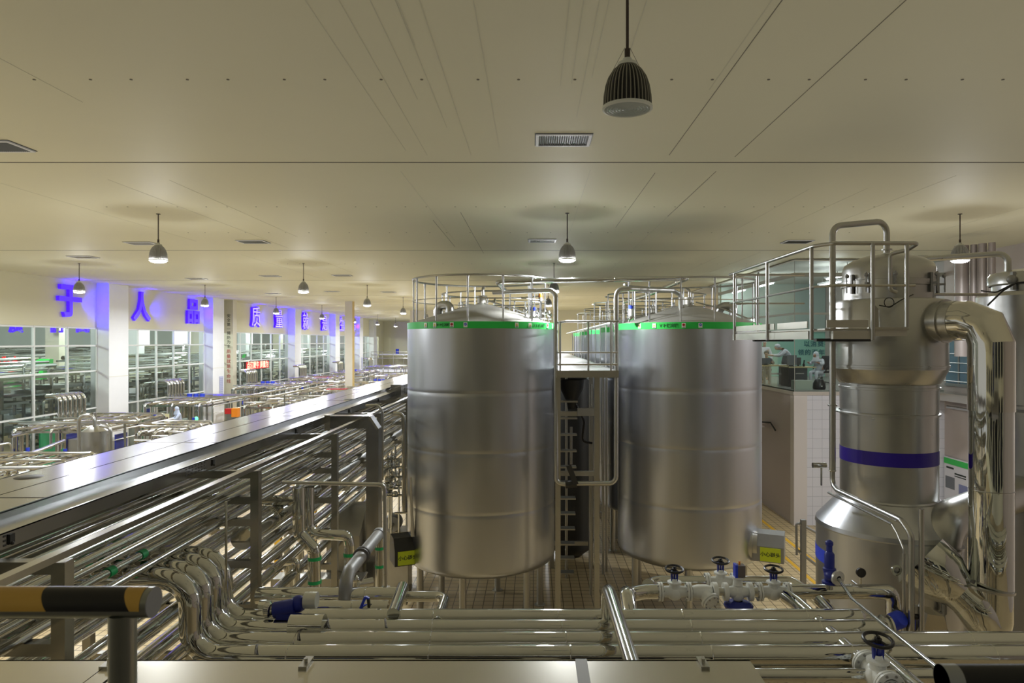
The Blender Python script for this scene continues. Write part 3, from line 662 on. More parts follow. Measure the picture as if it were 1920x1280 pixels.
# service platform around the column
zp = 6.47
t = T('service_platform', 'railed steel service platform hugging the upper evaporator column', 'platform', (4.0, 9, 6.3))
x0, x1, y0, y1 = 3.80, 4.28, 8.9, 12.9
t.part('floor_plate', G().box(x0, x1, y0, y1, zp-.02, zp).box(x1, 4.9, y0, 9.36, zp-.02, zp), STEEL_D)
CH = mat('channel_steel', (.60, .585, .53), .38, .9, var=.06)
for a, b in ((y0+.55, 10.6), (10.75, 12.85)):
    t.part('toe_board', G().box(x0-.012, x0, a, b, zp+.015, zp+.11), CH); t.part('edge_channel', G().box(x0-.02, x0+.05, a-.06, b+.1, zp-.14, zp-.03), CH)
t.part('toe_board', G().box(x0+.02, 4.36, y0-.012, y0, zp+.01, zp+.11), CH); t.part('edge_channel', G().box(x0+.10, 4.40, y0-.02, y0+.05, zp-.14, zp-.03), CH)
t.part('edge_channel', G().box(4.40, 4.9, y0+.05, y0+.10, zp-.10, zp+.02), CH)
t.part('bracket', G().box(x0+.02, 4.55, 9.2, 9.3, zp-.17, zp-.13).box(x0+.02, 4.5, 11.8, 11.9, zp-.17, zp-.13), DARKM)
zr = 7.58
t.part('hand_rail', G().tube([(x0-.03, y1+.2, zr), (x0-.03, y0+.25, zr), (x0+.12, y0, zr), (5.02, y0, zr), (5.02, y0+.25, zr-.05), (4.86, y0+.4, zr-.09), (4.86, y0+.4, 7.0), (4.95, y0+.4, 6.97)], .026, 12, .06, 4), STEEL)
t.part('mid_rail', G().tube([(x0-.03, y1+.2, 7.03), (x0-.03, y0+.25, 7.03), (x0+.12, y0, 7.03), (4.98, y0, 7.03)], .017, 8, .06, 3), STEEL)
for px, py in ((x0-.03, y1-.1), (x0-.03, 11.0), (x0-.03, 9.25), (4.41, y0-.03), (4.87, y0-.0)): t.part('rail_post', G().cyl((px, py, zp-.15 if px < 4.8 else zp+.02), (px, py, zr), .026, 12), STEEL)
t.part('hand_rail', G().tube([(x0-.03, y1+.2, zr), (5.2, y1+.2, zr)], .024, 10).tube([(x0-.03, y1+.2, 7.03), (5.2, y1+.2, 7.03)], .015, 8), STEEL)
t.part('rail_post', G().cyl((4.3, y1+.2, zp), (4.3, y1+.2, zr), .024, 10), STEEL)
# loop pipe on top, running down beside the column
g = G().tube([(4.36, 9.95, 4.42), (4.36, 9.95, 7.98), (5.28, 10.2, 8.10), (5.28, 10.2, 7.62)], .045, 14, .16, 6).lathe([(.045, 0), (.075, 0), (.075, .02), (.045, .02)], (5.28, 10.2, 7.66), n=16).lathe([(.045, 0), (.065, 0), (.065, .025), (.045, .025)], (4.36, 9.95, 5.36), n=16)
one('overflow_pipe', g, STEEL, 'tall pipe arching over the evaporator dome and dropping along its side', 'pipe')
g = G().tube([(4.36, 9.95, 4.44), (4.36, 9.95, 4.22), (4.33, 9.72, 4.18), (4.40, 8.15, 4.16), (4.42, 7.98, 4.04), (4.42, 7.98, 2.6)], .036, 12, .14, 5).ring((4.36, 9.95, 4.42), .04, .012)
one('drain_pipe', g, STEEL, 'slanting pipe passing in front of the evaporator neck and turning down', 'pipe')
g = G().tube([(4.30, 9.95, 4.10), (4.36, 8.30, 4.08)], .018, 8).tube([(4.36, 8.30, 4.08), (4.37, 8.2, 4.0), (4.37, 8.05, 3.85), (4.37, 8.05, 2.8)], .012, 8, .05).cyl((4.37, 8.05, 3.80), (4.37, 8.05, 2.65), .02, 10)
one('cable_conduit', g, STEEL, 'thin open-ended conduit under the slanting drain pipe', 'conduit')
g = G().tube([(4.52, 7.95, 4.35), (4.52, 7.95, 0)], .03, 10)
one('stand_pipe', g, STEEL, 'straight vertical pipe beside the turned-down drain pipe', 'pipe')
q = P(1540, 872, 10.2); t = T('spray_nozzle', 'short horizontal nozzle on a stem left of the overflow pipe', 'nozzle', q)
t.part('nozzle_body', G().cyl(q+V((-.13, 0, 0)), q+V((.07, 0, 0)), .04, 14), CHROME_S); t.part('nozzle_stem', G().cyl(q, q+V((0, 0, -.30)), .014, 8), CHROME_S)
# little guard rail on the floor beside the base vessel
t = T('guard_railing', 'small grey guard railing standing on the tiles by the evaporator base', 'railing', P(1505, 1090, 13.2))
yy = 15.0
def gp(u, v): return P(u, v, yy)
zb = 0
t.part('rail', G().tube([gp(1494, 1040), gp(1493, 978), gp(1530, 998)], .028, 8, .05).tube([gp(1494, 1030), gp(1530, 1058)], .028, 8), GALV)
q = gp(1506, 1085); t.part('post', G().box(q.x-.05, q.x+.05, q.y-.05, q.y+.05, 0, gp(0, 974).z), GALV); t.part('post_foot', G().box(q.x-.09, q.x+.09, q.y-.09, q.y+.09, 0, .08), GALV)
# ================================================================ control room behind glass
OX, OY, OF, OT = 8.96, 23.4, 4.62, 9.06
g = G().box(OX, XR, OY, OY+.2, 0, 4.50)
struct('wall_office_front', g, TILEW)
g = G().box(OX-.02, OX+.18, OY+.0, 36, 0, 4.50)
struct('wall_office_side', g, PINKW)
struct('trim_1', G().box(OX-.06, XR, OY-.04, OY+.22, 4.46, 4.58).box(OX-.06, OX+.2, OY+.22, 36, 4.46, 4.58), mat('sill_stone', (.52, .47, .42), .35))
struct('trim_2', G().box(OX-.035, OX-.015, OY, OY+.3, 0, 4.46).box(OX-.03, OX+.42, OY-.015, OY, 0, 4.46), mat('corner_tile', (.66, .61, .58), .35))
struct('floor_office', G().box(OX, XR, OY+.05, 40, 4.58, OF), mat('office_floor', (.33, .33, .30), .35))
struct('wall_office_back', G().box(OX+.1, XR, 33, 33.15, OF, OT), MINT)
struct('wall_office_upper', G().box(OX+.1, XR-.02, 32.9, 32.99, 6.75, OT), OFFW)
struct('ceiling_office', G().box(OX, XR, OY, 40, OT, OT+.05), mat('office_ceiling', (.60, .60, .53), .6))
w = bpy.data.objects.new('window_20', None); C.objects.link(w); w['kind'] = 'structure'; w.location = (OX, OY, 4.6)
g = G().box(OX-.02, XR, OY, OY+.06, 8.52, 8.66).box(OX-.02, OX+.04, OY+.06, 33, 8.52, 8.66)
g.box(OX-.02, XR, OY, OY+.05, 7.22, 7.29).box(OX-.02, OX+.03, OY+.06, 33, 7.22, 7.29)
for x in (11.3, 12.75): g.box(x-.05, x+.05, OY, OY+.06, 4.58, OT)
g.box(OX-.004, OX+.012, OY+.02, OY+.036, 4.58, OT)
for y in (27.2, 30.2, 33): g.box(OX-.02, OX+.04, y-.03, y+.03, 4.58, OT)
mk('window_frame', g, mat('office_mullion', (.36, .37, .32), .5), w, w.location)
g = G().add([(OX, OY+.03, 4.58), (XR, OY+.03, 4.58), (XR, OY+.03, OT), (OX, OY+.03, OT)], [(0, 1, 2, 3)]).add([(OX, OY+.03, 4.58), (OX, 33, 4.58), (OX, 33, OT), (OX, OY+.03, OT)], [(3, 2, 1, 0)])
mk('window_pane', g, GLASS_O, w, w.location)
# writing on the mint wall
t = T('wall_writing', 'large dark teal slogan painted on the mint wall of the control room', 'writing', (13.3, 32.98, 5.5))
for s, u, v in (('以消费者', 1532, 645), ('领的百年营养', 1534, 661)):
    text_obj('lettering', s, .30, FRONT, P(u, v, 32.97), TEALINK, t.o, t.loc, ext=.006, bold=.003, spacing=1.22)
for k, (y, x) in enumerate(((24.4, 10.9), (28.0, 9.5), (31.6, 9.5), (27.4, 11.9))):
    t = T('tube_light', 'fluorescent tube light in the control room, %s' % ['short one by the middle mullion', 'long bright one over the desks', 'dim one deep behind the tank railing', 'small one near the evaporator rail corner'][k], 'light', (x, y, 8.66), 'control room tube lights')
    t.part('fixture', G().box(x-.09, x+.09, y-1, y+1, 8.64, OT-.001 if False else 8.72), WHITE); t.part('tube', G().cyl((x, y-.95, 8.61), (x, y+.95, 8.61), .03, 10), TUBE_LIT)
    t.part('hanger', G().cyl((x, y-.7, 8.7), (x, y-.7, OT), .01, 6).cyl((x, y+.7, 8.7), (x, y+.7, OT), .01, 6), GALV)
    light('tube_glow', 'POINT', (0, 0, -.25), 42, (.92, .97, 1), t.o, .3)
# desks, screens, chairs, bag
def desk(u0, u1, v, Y, d, label, panel):
    a, b = P(u0, v, Y), P(u1, v, Y); z = a.z
    t = T('desk', label, 'desk', ((a.x+b.x)/2, Y, OF), 'control room desks')
    t.part('desk_top', G().box(a.x, b.x, Y, Y+d, z-.04, z), WOOD)
    if panel:
        t.part('drawer_unit', G().box(a.x+.25, b.x-.32, Y+.05, Y+d-.05, OF, z-.04), DESKG)
        t.part('drawer_handle', G().box(b.x-.75, b.x-.45, Y+.03, Y+.05, z-.26, z-.24).box(b.x-.75, b.x-.45, Y+.03, Y+.05, z-.5, z-.48), STEEL)
        t.part('side_panel', G().box(a.x, a.x+.22, Y+.02, Y+d, OF, z-.04), BLACK)
    else:
        for x in (a.x+.5, b.x-.08):
            t.part('leg', G().box(x-.03, x+.03, Y+.05, Y+.11, OF, z-.04), GALV); t.part('leg', G().box(x-.03, x+.03, Y+d-.11, Y+d-.05, OF, z-.04), GALV)
        t.part('stretcher', G().box(a.x+.5, b.x-.08, Y+.06, Y+.1, OF+.42, OF+.48), GALV)
    return z
z1_ = desk(1421, 1479, 684.5, 26.0, .8, 'long desk on grey legs behind the control room side glass', False)
z2_ = desk(1479, 1531, 687.5, 25.3, .8, 'wood-topped desk with dark drawer unit by the glass corner', True)
def monitor(u, v, Y, w, h, z, label, m):
    c = P(u, v, Y); t = T('monitor', label, 'monitor', (c.x, Y, z), 'control room monitors')
    t.part('screen_back', G().box(c.x-w/2, c.x+w/2, Y, Y+.04, c.z-h/2, c.z+h/2), m)
    t.part('stand', G().box(c.x-.12, c.x+.12, Y-.02, Y+.14, z, z+.015).box(c.x-.03, c.x+.03, Y+.01, Y+.05, z, c.z), DARKM)
GREYM = mat('monitor_grey', (.16, .17, .185), .45)
monitor(1435, 676.5, 26.3, .42, .22, z1_, 'low grey monitor in front of the dark-haired person', GREYM)
monitor(1485, 675, 25.7, .36, .38, z2_, 'grey monitor back on the wood-topped desk', GREYM)
monitor(1497, 677, 25.9, .2, .28, z2_, 'narrow dark monitor beside the seated hooded person', DESKG)
c = P(1472, 683, 26.2); one('paper_stack', G().box(c.x-.28, c.x+.25, 26.1, 26.45, z1_+.001, z1_+.02), STICK, 'loose white papers on the edge of the long desk', 'paper')
c = P(1507, 684, 25.6); one('pen_pot', G().lathe([(.04, 0), (.045, .1), (.03, .1)], (c.x, 25.6, z2_), n=14).cyl((c.x, 25.6, z2_+.08), (c.x+.02, 25.6, z2_+.24), .025, 8), BLACK, 'small black pen pot on the wood-topped desk', 'pen pot')
c = P(1503, 730, 23.95); one('storage_box', G().box(c.x-.30, c.x+.30, 23.75, 24.15, OF, OF+.32), mat('pale_green_box', (.42, .48, .40), .5), 'pale green box on the floor behind the glass corner', 'box')
c = P(1536, 730, 24.0)
t = T('backpack', 'black backpack standing behind the control room glass', 'bag', (c.x, 24.0, OF))
t.part('bag_body', G().lathe([(.20, 0), (.22, .06), (.20, .22), (.13, .35), (0, .38)], (c.x, 24.0, OF), n=20), BLACK); t.part('carry_handle', G().ring((c.x, 24.0, OF+.38), .05, .012, (0, 1, 0), 16, 6), DARKM)
t.part('patch', G().box(c.x-.02, c.x+.02, 23.775, 23.79, OF+.10, OF+.14), STICK)
def office_chair(x, y, rz, label):
    t = T('office_chair', label, 'chair', (x, y, OF), 'office chairs')
    def R(a, b, c_): v = Matrix.Rotation(rz, 3, 'Z') @ V((a, b, c_)); return (x+v.x, y+v.y, OF+v.z)
    t.part('seat', G().prism([(-.24, -.23), (.24, -.23), (.24, .23), (-.24, .23)], R(0, 0, .44), Matrix.Rotation(rz, 3, 'Z') @ V((1, 0, 0)), Matrix.Rotation(rz, 3, 'Z') @ V((0, 1, 0)), (0, 0, .07)), BLACK)
    u = Matrix.Rotation(rz, 3, 'Z') @ V((1, 0, 0)); b = Matrix.Rotation(rz, 3, 'Z') @ V((0, -.05, 0))
    t.part('backrest', G().prism([(-.21, 0), (.21, 0), (.23, .3), (.17, .55), (-.17, .55), (-.23, .3)], R(0, -.24, .56), u, V((0, 0, 1))+b*2, b), BLACK)
    for s in (-1, 1): t.part('armrest', G().tube([R(s*.25, -.2, .5), R(s*.29, -.2, .70), R(s*.29, .16, .70), R(s*.25, .14, .48)], .022, 8, .08), BLACK)
    gg = G().cyl(R(0, 0, .1), R(0, 0, .44), .03, 10)
    for k in range(5): a = 2*math.pi*k/5; gg.cyl(R(0, 0, .1), R(.28*math.cos(a), .28*math.sin(a), .05), .022, 8)
    t.part('swivel_base', gg, DARKM)
    for k in range(5): a = 2*math.pi*k/5; t.part('caster', G().ball(R(.28*math.cos(a), .28*math.sin(a), .03), .03), DARKM)
c = P(1541, 700, 27.2); office_chair(11.42, 27.02, 2.2, 'black office chair of the seated hooded person'); office_chair(10.05, 26.9, 2.9, 'dark office chair pushed up to the long desk')
# ---------------------------------------------------------------- people
def skin(name, pts, edges, parent, m, lv=2):
    names = list(pts); me = bpy.data.meshes.new(name)
    me.from_pydata([pts[k][0] for k in names], [(names.index(a), names.index(b)) for a, b in edges], [])
    o = bpy.data.objects.new(name, me); C.objects.link(o)
    o.modifiers.new('skin', 'SKIN').use_smooth_shade = True
    for i, k in enumerate(names): me.skin_vertices[0].data[i].radius = (pts[k][1],)*2; me.skin_vertices[0].data[i].use_root = (i == 0)
    sb = o.modifiers.new('sub', 'SUBSURF'); sb.levels = lv; sb.render_levels = lv
    dg = bpy.context.evaluated_depsgraph_get(); dg.update()
    m2 = bpy.data.meshes.new_from_object(o.evaluated_get(dg)); o.modifiers.clear(); o.data = m2; m2.materials.clear(); m2.materials.append(m); o.parent = parent
    return o
def person(label, loc, rz, pose, coat=COATM, head='hood', trousers=None):
    """pose: lean (deg), seated flag, hands: where the two wrists are (x out, y forward, z)"""
    lean, seat, hands, hx = pose
    t = T('person', label, 'person', loc); t.o.rotation_euler.z = rz
    pz = .50 if seat else .93; L = math.radians(lean)
    def up(h, f=0): return V((0, math.sin(L)*h+f*math.cos(L), pz+math.cos(L)*h-f*math.sin(L)))
    hc = up(.70)+V((0, .06+hx*.5, -.02-hx*.35))
    p = {'pelvis': (V((0, 0, pz)), .13), 'waist': (up(.18), .12), 'chest': (up(.36), .145), 'nb': (up(.50), .07), 'neck': (up(.56)+V((0, .02+hx*.2, 0)), .052),
         'chin': (hc+V((0, .035, -.05)), .068), 'head': (hc+V((0, .0, .035)), .088), 'crown': (hc+V((0, -.01, .10)), .06), 'nose': (hc+V((0, .105, .0)), .014)}
    e = [('pelvis', 'waist'), ('waist', 'chest'), ('chest', 'nb'), ('nb', 'neck'), ('neck', 'chin'), ('chin', 'head'), ('head', 'crown'), ('head', 'nose')]
    coatp = {'pelvis': (p['pelvis'][0], .155), 'waist': (p['waist'][0], .15), 'chest': (p['chest'][0], .165), 'nb': (up(.47), .095)}
    ce = [('pelvis', 'waist'), ('waist', 'chest'), ('chest', 'nb')]
    tp = {'pelvis': (p['pelvis'][0], .15)}; te = []
    for s in (-1, 1):
        k = 'l' if s < 0 else 'r'; sh = up(.44)+V((s*.18, 0, 0)); w = V(hands[0 if s < 0 else 1]); mid = (sh+w)/2; out = V((s*.08, -.05, -.10))
        el = mid+out; d = (w-el).normalized()
        p.update({k+'sh': (sh, .065), k+'el': (el, .045), k+'wr': (w, .032), k+'pa': (w+d*.07, .036)})
        e += [('chest', k+'sh'), (k+'sh', k+'el'), (k+'el', k+'wr'), (k+'wr', k+'pa')]
        x, y = perp(d)
        for i, (a, l) in enumerate(((-.03, .075), (-.01, .09), (.01, .085), (.03, .065))):
            p[k+'f%d' % i] = (w+d*.10+x*a, .010); p[k+'t%d' % i] = (w+d*(.10+l*.8)+x*a*1.2+V((0, 0, -.02)), .008); e += [(k+'pa', k+'f%d' % i), (k+'f%d' % i, k+'t%d' % i)]
        p[k+'th'] = (w+d*.05-x*.055, .010); e.append((k+'pa', k+'th'))
        coatp.update({k+'sh': (sh, .085), k+'el': (el, .065), k+'wr': (w-d*.03, .05)}); ce += [('chest', k+'sh'), (k+'sh', k+'el'), (k+'el', k+'wr')]
        hp = V((s*.09, 0, pz-.04)); kn = V((s*.12, .42, pz-.02)) if seat else V((s*.10, .03, .50)); an = V((s*.12, .40, .09)) if seat else V((s*.10, -.02, .09))
        p.update({k+'hp': (hp, .09), k+'kn': (kn, .06), k+'an': (an, .042), k+'to': (an+V((0, .16, -.05)), .035)})
        e += [('pelvis', k+'hp'), (k+'hp', k+'kn'), (k+'kn', k+'an'), (k+'an', k+'to')]
        tp.update({k+'hp': (hp, .105), k+'kn': (kn, .078), k+'an': (an+V((0, 0, .04)), .06)}); te += [('pelvis', k+'hp'), (k+'hp', k+'kn'), (k+'kn', k+'an')]
        if not seat: coatp[k+'sk'] = (V((s*.07, .0, pz-.28)), .12); ce.append(('pelvis', k+'sk'))
    b = skin('body', p, e, t.o, SKIN); skin('coat', coatp, ce, t.o, coat); skin('trousers', tp, te, t.o, trousers or coat)
    for s in (-1, 1): mk('eye', G().ball(hc+V((s*.033, .083, .03)), .010, n=8, m=6), BLACK, b)
    hd = G()
    if head == 'hair': hd.ball(hc+V((0, -.025, .06)), .098, .105, .095)
    elif head == 'hood': hd.ball(hc+V((0, -.035, .035)), .115, .105, .14).lathe([(.10, .02), (.13, -.10), (.15, -.20)], hc+V((0, -.04, -.02)), n=18)
    else: hd.ball(hc+V((0, -.02, .075)), .108, .115, .085)
    mk({'hair': 'hair', 'hood': 'hood', 'cap': 'cap'}[head], hd, HAIR if head == 'hair' else coat, t.o)
    return t
person('person in white coat and hood seated at the wood-topped desk', (11.25, 26.85, OF), 2.2, (12, True, [(-.22, .42, .85), (.2, .42, .85)], .12))
person('person in white coat and cap bending over the long desk', (10.42, 27.6, OF), 1.35, (34, False, [(-.25, .75, 1.12), (.15, .8, 1.12)], .18), head='cap')
person('dark-haired person seated behind the low grey monitor', (9.38, 27.45, OF), 2.75, (6, True, [(-.2, .42, .86), (.2, .42, .86)], .02), head='hair', coat=mat('dark_jacket', (.05, .045, .05), .7))
person('person in white coat standing half hidden by the tank edge', (9.95, 29.4, OF), 2.9, (2, False, [(-.25, .1, .85), (.25, .2, .9)], 0), head='cap', trousers=DESKG)
# things along the walls
t = T('info_board', 'white notice board with a green top strip on the side wall', 'board', (XR, 22.4, .7))
t.part('board_panel', G().box(XR-.06, XR-.03, 19.5, 23.33, .9, 2.4), mat('board_print', (.70, .68, .70), .4)); t.part('board_strip', G().box(XR-.07, XR-.06, 19.5, 23.33, 2.17, 2.36), GREEN, label='green header strip')
for (y, z, w_, h, m) in ((23.0, 1.55, .5, .4, GREYM), (22.3, 1.35, .45, .5, mat('photo_blue', (.2, .22, .4), .4)), (22.45, 1.9, .6, .05, INK), (22.45, 1.82, .6, .03, INK), (22.4, .98, .6, .03, INK), (22.4, 1.04, .6, .03, INK), (23.0, 2.05, .4, .06, INK)):
    t.part('board_print', G().box(XR-.066, XR-.06, y-w_/2, y+w_/2, z-h/2, z+h/2), m)
w = bpy.data.objects.new('window_21', None); C.objects.link(w); w['kind'] = 'structure'; w.location = (XR, 22, 5)
mk('window_pane', G().box(XR-.02, XR-.01, 21.6, 23.3, 4.9, 6.9), mat('pane_blue', (.16, .26, .34), .15), w, w.location)
mk('window_frame', G().box(XR-.04, XR, 22.55, 22.62, 4.9, 6.9).box(XR-.04, XR, 21.5, 23.35, 6.9, 7.0).box(XR-.04, XR, 21.5, 23.35, 4.8, 4.9), GALV, w, w.location)
t = T('wall_railing', 'steel railing bars in front of the small blue window', 'railing', (13.4, 22.2, 4.6))
gg = G()
for z in (5.9, 5.6, 5.3, 5.0): gg.cyl((13.75, 20.5, z), (13.75, 23.3, z), .018, 8)
t.part('rail', gg, STEEL)
gg = G(); gg.cyl((13.75, 20.8, 4.6), (13.75, 20.8, 5.9), .02, 8).cyl((13.75, 23.2, 4.6), (13.75, 23.2, 5.9), .02, 8); t.part('post', gg, STEEL)
one('wall_ledge', G().box(13.5, XR, 19, 23.35, 4.35, 4.6), SHEET, 'pale ledge under the small blue window', 'ledge')
one('wall_pipe', G().tube([(13.95, 23.0, 4.1), (13.95, 20, 4.1)], .05, 10), STEEL, 'straight pipe along the side wall below the ledge', 'pipe')
for k, (u, r) in enumerate(((1803, .17), (1826, .08), (1842, .10), (1860, .08))):
    q = P(u, 600, 18.2-k*.2); one('wall_duct', G().cyl((q.x, q.y, 5.9), (q.x, q.y, 8.85), r, 14), mat('duct_brown_grey', (.30, .26, .24), .45, .3) if k == 0 else bpy.data.materials['duct_brown_grey'], 'vertical dull duct against the plaster wall, %s from the evaporator' % NTH[k], 'duct', 'vertical wall ducts')
# hooded pipe and louvre low on the office side wall
q = P(1440, 808, 26.6)
t = T('wall_lamp', 'dark bracket lamp sticking out of the office side wall', 'lamp', q)
t.part('lamp_box', G().box(OX-.55, OX, 25.9, 26.3, 3.05, 3.25), PINKW); t.part('lamp_arm', G().tube([(OX-.55, 26, 3.26), (OX-.1, 25.5, 3.27), (OX-.1, 25.0, 3.05)], .03, 8), DARKM)
one('wall_hatch', G().box(OX-.06, OX-.02, 27.0, 28.6, 1.3, 2.6), mat('hatch_bronze', (.20, .17, .12), .4), 'bronze hatch low on the office side wall', 'hatch')
# yellow lines on the floor
for k, (x, a, b) in enumerate(((8.05, 13, 34), (7.35, 12, 33), (-7.1, 14, 40))):
    struct('floor_line', G().box(x-.055, x+.055, a, b, .001, .004), YPAINT)
# ================================================================ pipe rack, tray, portal duct
RX = -3.4
t = T('pipe_rack', 'long steel rack of square posts carrying the pipes under the tray', 'rack', (-4.4, 10, 0))
FY = [4.93, 8.37, 11.7, 15.1, 18.5, 21.9, 25.3, 28.7]
SQ = mat('square_tube', (.45, .45, .435), .22, 1, var=.05)
for y in FY:
    for x in (RX, -5.45): t.part('post', G().box(x-.05, x+.05, y-.05, y+.05, 0, 4.72), SQ)
    for z in (4.675, 4.36, 4.09, 3.58, 3.05, 2.45): t.part('cross_beam', G().box(-5.40, RX-.05, y-.045, y+.045, z-.045, z+.045), SQ)
t.part('edge_beam', G().box(RX-.03, RX+.05, 1.5, 30, 4.75, 4.80), SQ); t.part('edge_beam', G().box(-5.5, -5.4, 2, 30, 4.66, 4.71), SQ)
rackp = {
 'top': (4.45, [(-4.62, .05), (-4.42, .045), (-4.2, .06), (-3.97, .045), (-3.78, .04), (-3.62, .032)]),
 'second': (4.20, [(-4.9, .055), (-4.66, .045), (-4.2, .075), (-3.9, .042), (-3.66, .036)]),
 'third': (3.74, [(-4.95, .10), (-4.55, .08), (-4.22, .06), (-3.74, .145)]),
 'fourth': (3.18, [(-4.85, .07), (-4.5, .05), (-4.15, .09), (-3.82, .06), (-3.6, .055)]),
 'lowest': (2.58, [(-4.6, .08), (-4.2, .065), (-3.86, .075), (-3.62, .05)])}
for nm, (z, lst) in rackp.items():
    for k, (x, r) in enumerate(lst):
        base = {'top': 4.405, 'second': 4.135, 'third': 3.625, 'fourth': 3.095, 'lowest': 2.495}[nm]
        y0 = 8.75 if r > .14 else 2.6+random.uniform(0, .5); zz = base+r+.002
        g = G().tube([(x, y0, zz), (x, 31+random.uniform(0, 3), zz)], r, 14 if r < .07 else 20, seams=random.choice((1.9, 2.4, 3.1)))
        t = T('rack_pipe', 'polished pipe running along the rack, %s tier, %s from the tray side' % (nm, NTH[k]), 'pipe', (x, y0, zz), 'pipes on the rack')
        t.part('pipe_run', g, CHROME if r > .05 else CHROME_S)
        if nm == 'second' and r in (.075, .042, .055):
            for yy in {.075: (6.3, 6.85), .042: (6.24, 6.75), .055: (6.5,)}[r]:
                t.part('tape_band', G().tube([(x, yy, zz), (x, yy+.09, zz)], r+.006, 20), TAPEG, label='green tape band')
# stainless cable tray on top of the rack
t = T('cable_tray', 'wide covered stainless tray running the length of the hall on the rack', 'tray', (-4.7, 15, 4.7))
yA, yB = 3.0, 33
zt = H-1.37
t.part('outer_cover', G().box(-5.32, -4.775, yA, yB, zt-.02, zt).box(-5.32, -5.30, yA, yB, zt-.22, zt), TRAY)
t.part('main_cover', G().box(-4.765, -4.30, yA, yB, zt-.02, zt-.002).box(-4.315, -4.30, yA, yB, zt-.085, zt-.01), TRAY)
t.part('side_step', G().box(-4.30, -4.0, yA, 19.6, zt-.085, zt-.073).box(-4.012, -4.0, yA, 19.6, zt-.20, zt-.075), TRAY)
for y in (5.2, 8.5, 11.5, 14.8, 17.6): t.part('latch', G().box(-4.0, -3.985, y, y+.05, zt-.17, zt-.10).ball((-3.985, y+.02, zt-.17), .015), DARKM)
for y in (4.7, 7.85, 11.9): 
    gg = G()
    for i in range(7):
        for j in range(3): gg.box(-4.0, -3.997, y+i*.075, y+i*.075+.03, zt-.18+j*.035, zt-.165+j*.035)
    t.part('vent_holes', gg, DARKM, label='rows of small vent holes')
t.part('bottom_sheet', G().box(-5.30, -4.03, yA, yB, zt-.20, zt-.19), STEEL_D)
for x, y in ((-5.1, 6.9), (-5.05, 19.5), (-4.4, 16.2)): t.part('access_cap', G().lathe([(0, .004), (.12, .004), (.13, 0)], (x, y, zt), n=20), DARKM, label='round dark access cap')
for y in (6.0, 9.3, 12.6, 15.9, 19.2, 22.5): t.part('cover_joint', G().box(-5.32, -4.30, y, y+.006, zt-.0015, zt+.001), SEAM)
q = P(727, 724, 19.3)
t.part('angled_box', G().prism([(-.0, .0), (.40, .12), (.40, -.16), (.0, -.42), (-.12, -.3)], (-4.2, 19.6, zt-.02), (1, 0, .0), (0, 0, 1), (0, .6, 0)).box(-4.2, -3.8, 20.1, 33, zt-.18, zt+.1), TRAY)
# portal duct
g = G(); y0, y1 = 13.18, 13.44
t = T('portal_duct', 'square stainless duct branching off the tray and turning down by the front tank', 'duct', (-3.1, 13.3, 0))
xo, xi, zt2 = -2.99, -3.23, H-1.42
t.part('duct_run', G().prism([(-4.02, zt2-.02), (-3.15, zt2-.02), (xo, zt2-.26), (xo, .0), (xi, .0), (xi, zt2-.26), (-4.02, zt2-.26)], (0, y0, 0), (1, 0, 0), (0, 0, 1), (0, y1-y0, 0)), TRAY, ang=10)
t.part('corner_plate', G().prism([(-3.15, zt2-.02), (xo, zt2-.26), (xo-.03, zt2-.29), (-3.19, zt2-.05)], (0, y0-.012, 0), (1, 0, 0), (0, 0, 1), (0, .012, 0)), SHEET)
t.part('flange_collar', G().box(-4.03, -3.92, y0-.02, y1+.02, zt2-.30, zt2+.0), SHEET)
# two brackets carrying small pipes by the duct
one('bracket_pipe', G().tube([P(686, 760, 15.2), P(708, 759, 15.2), P(717, 770, 15.2), P(717, 900, 15.2)], .03, 10, .08), CHROME_S, 'thin pipe turning down behind the portal duct', 'pipe')
one('hand_rail', G().tube([P(530, 904, 9.2), P(712, 908, 9.0), P(721, 912, 9.0), P(723, 1100, 9.0)], .026, 12, .09, 5).lathe([(.026, 0), (.06, 0), (.06, .012), (.026, .012)], P(723, 1101, 9.0), n=14), STEEL, 'slim bent handrail crossing in front of the portal duct and dropping to the pipes', 'railing')
one('thin_stand_pipe', G().tube([P(424, 940, 7.3), P(424, 1145, 7.3)], .014, 8), CHROME_S, 'very thin upright rod before the elbow bank', 'pipe')
# vertical pipes coming off the rack
A = 10.0
t = T('riser_pipe', 'polished pipe dropping from the rack with an offset bend, green tape bands', 'pipe', P(590, 1120, A))
t.part('pipe_run', G().tube([P(560, 914, A), P(561, 1000, A), P(589, 1030, A), P(590, 1125, A)], .092, 20, .14, 4, seams=.8).tube([P(482, 938, A), P(560, 938, A)], .075, 18), CHROME, ang=20)
for v in (1046, 1090): t.part('tape_band', G().tube([P(590, v-3, A), P(590, v+3, A)], .098, 20), TAPEG, label='green tape band')
B = 10.3
t = T('riser_pipe', 'polished pipe beside it turning level then down at a mitred elbow, green tape band', 'pipe', P(655, 1100, B))
t.part('pipe_run', G().tube([P(579, 913, B), P(579, 1000, B), P(652, 1004, B), P(655, 1022, B), P(656, 1100, B)], .080, 20, .16, 4), CHROME, ang=20)
t.part('tape_band', G().tube([P(655, 1036, B), P(655, 1042, B)], .088, 20), TAPEG, label='green tape band')
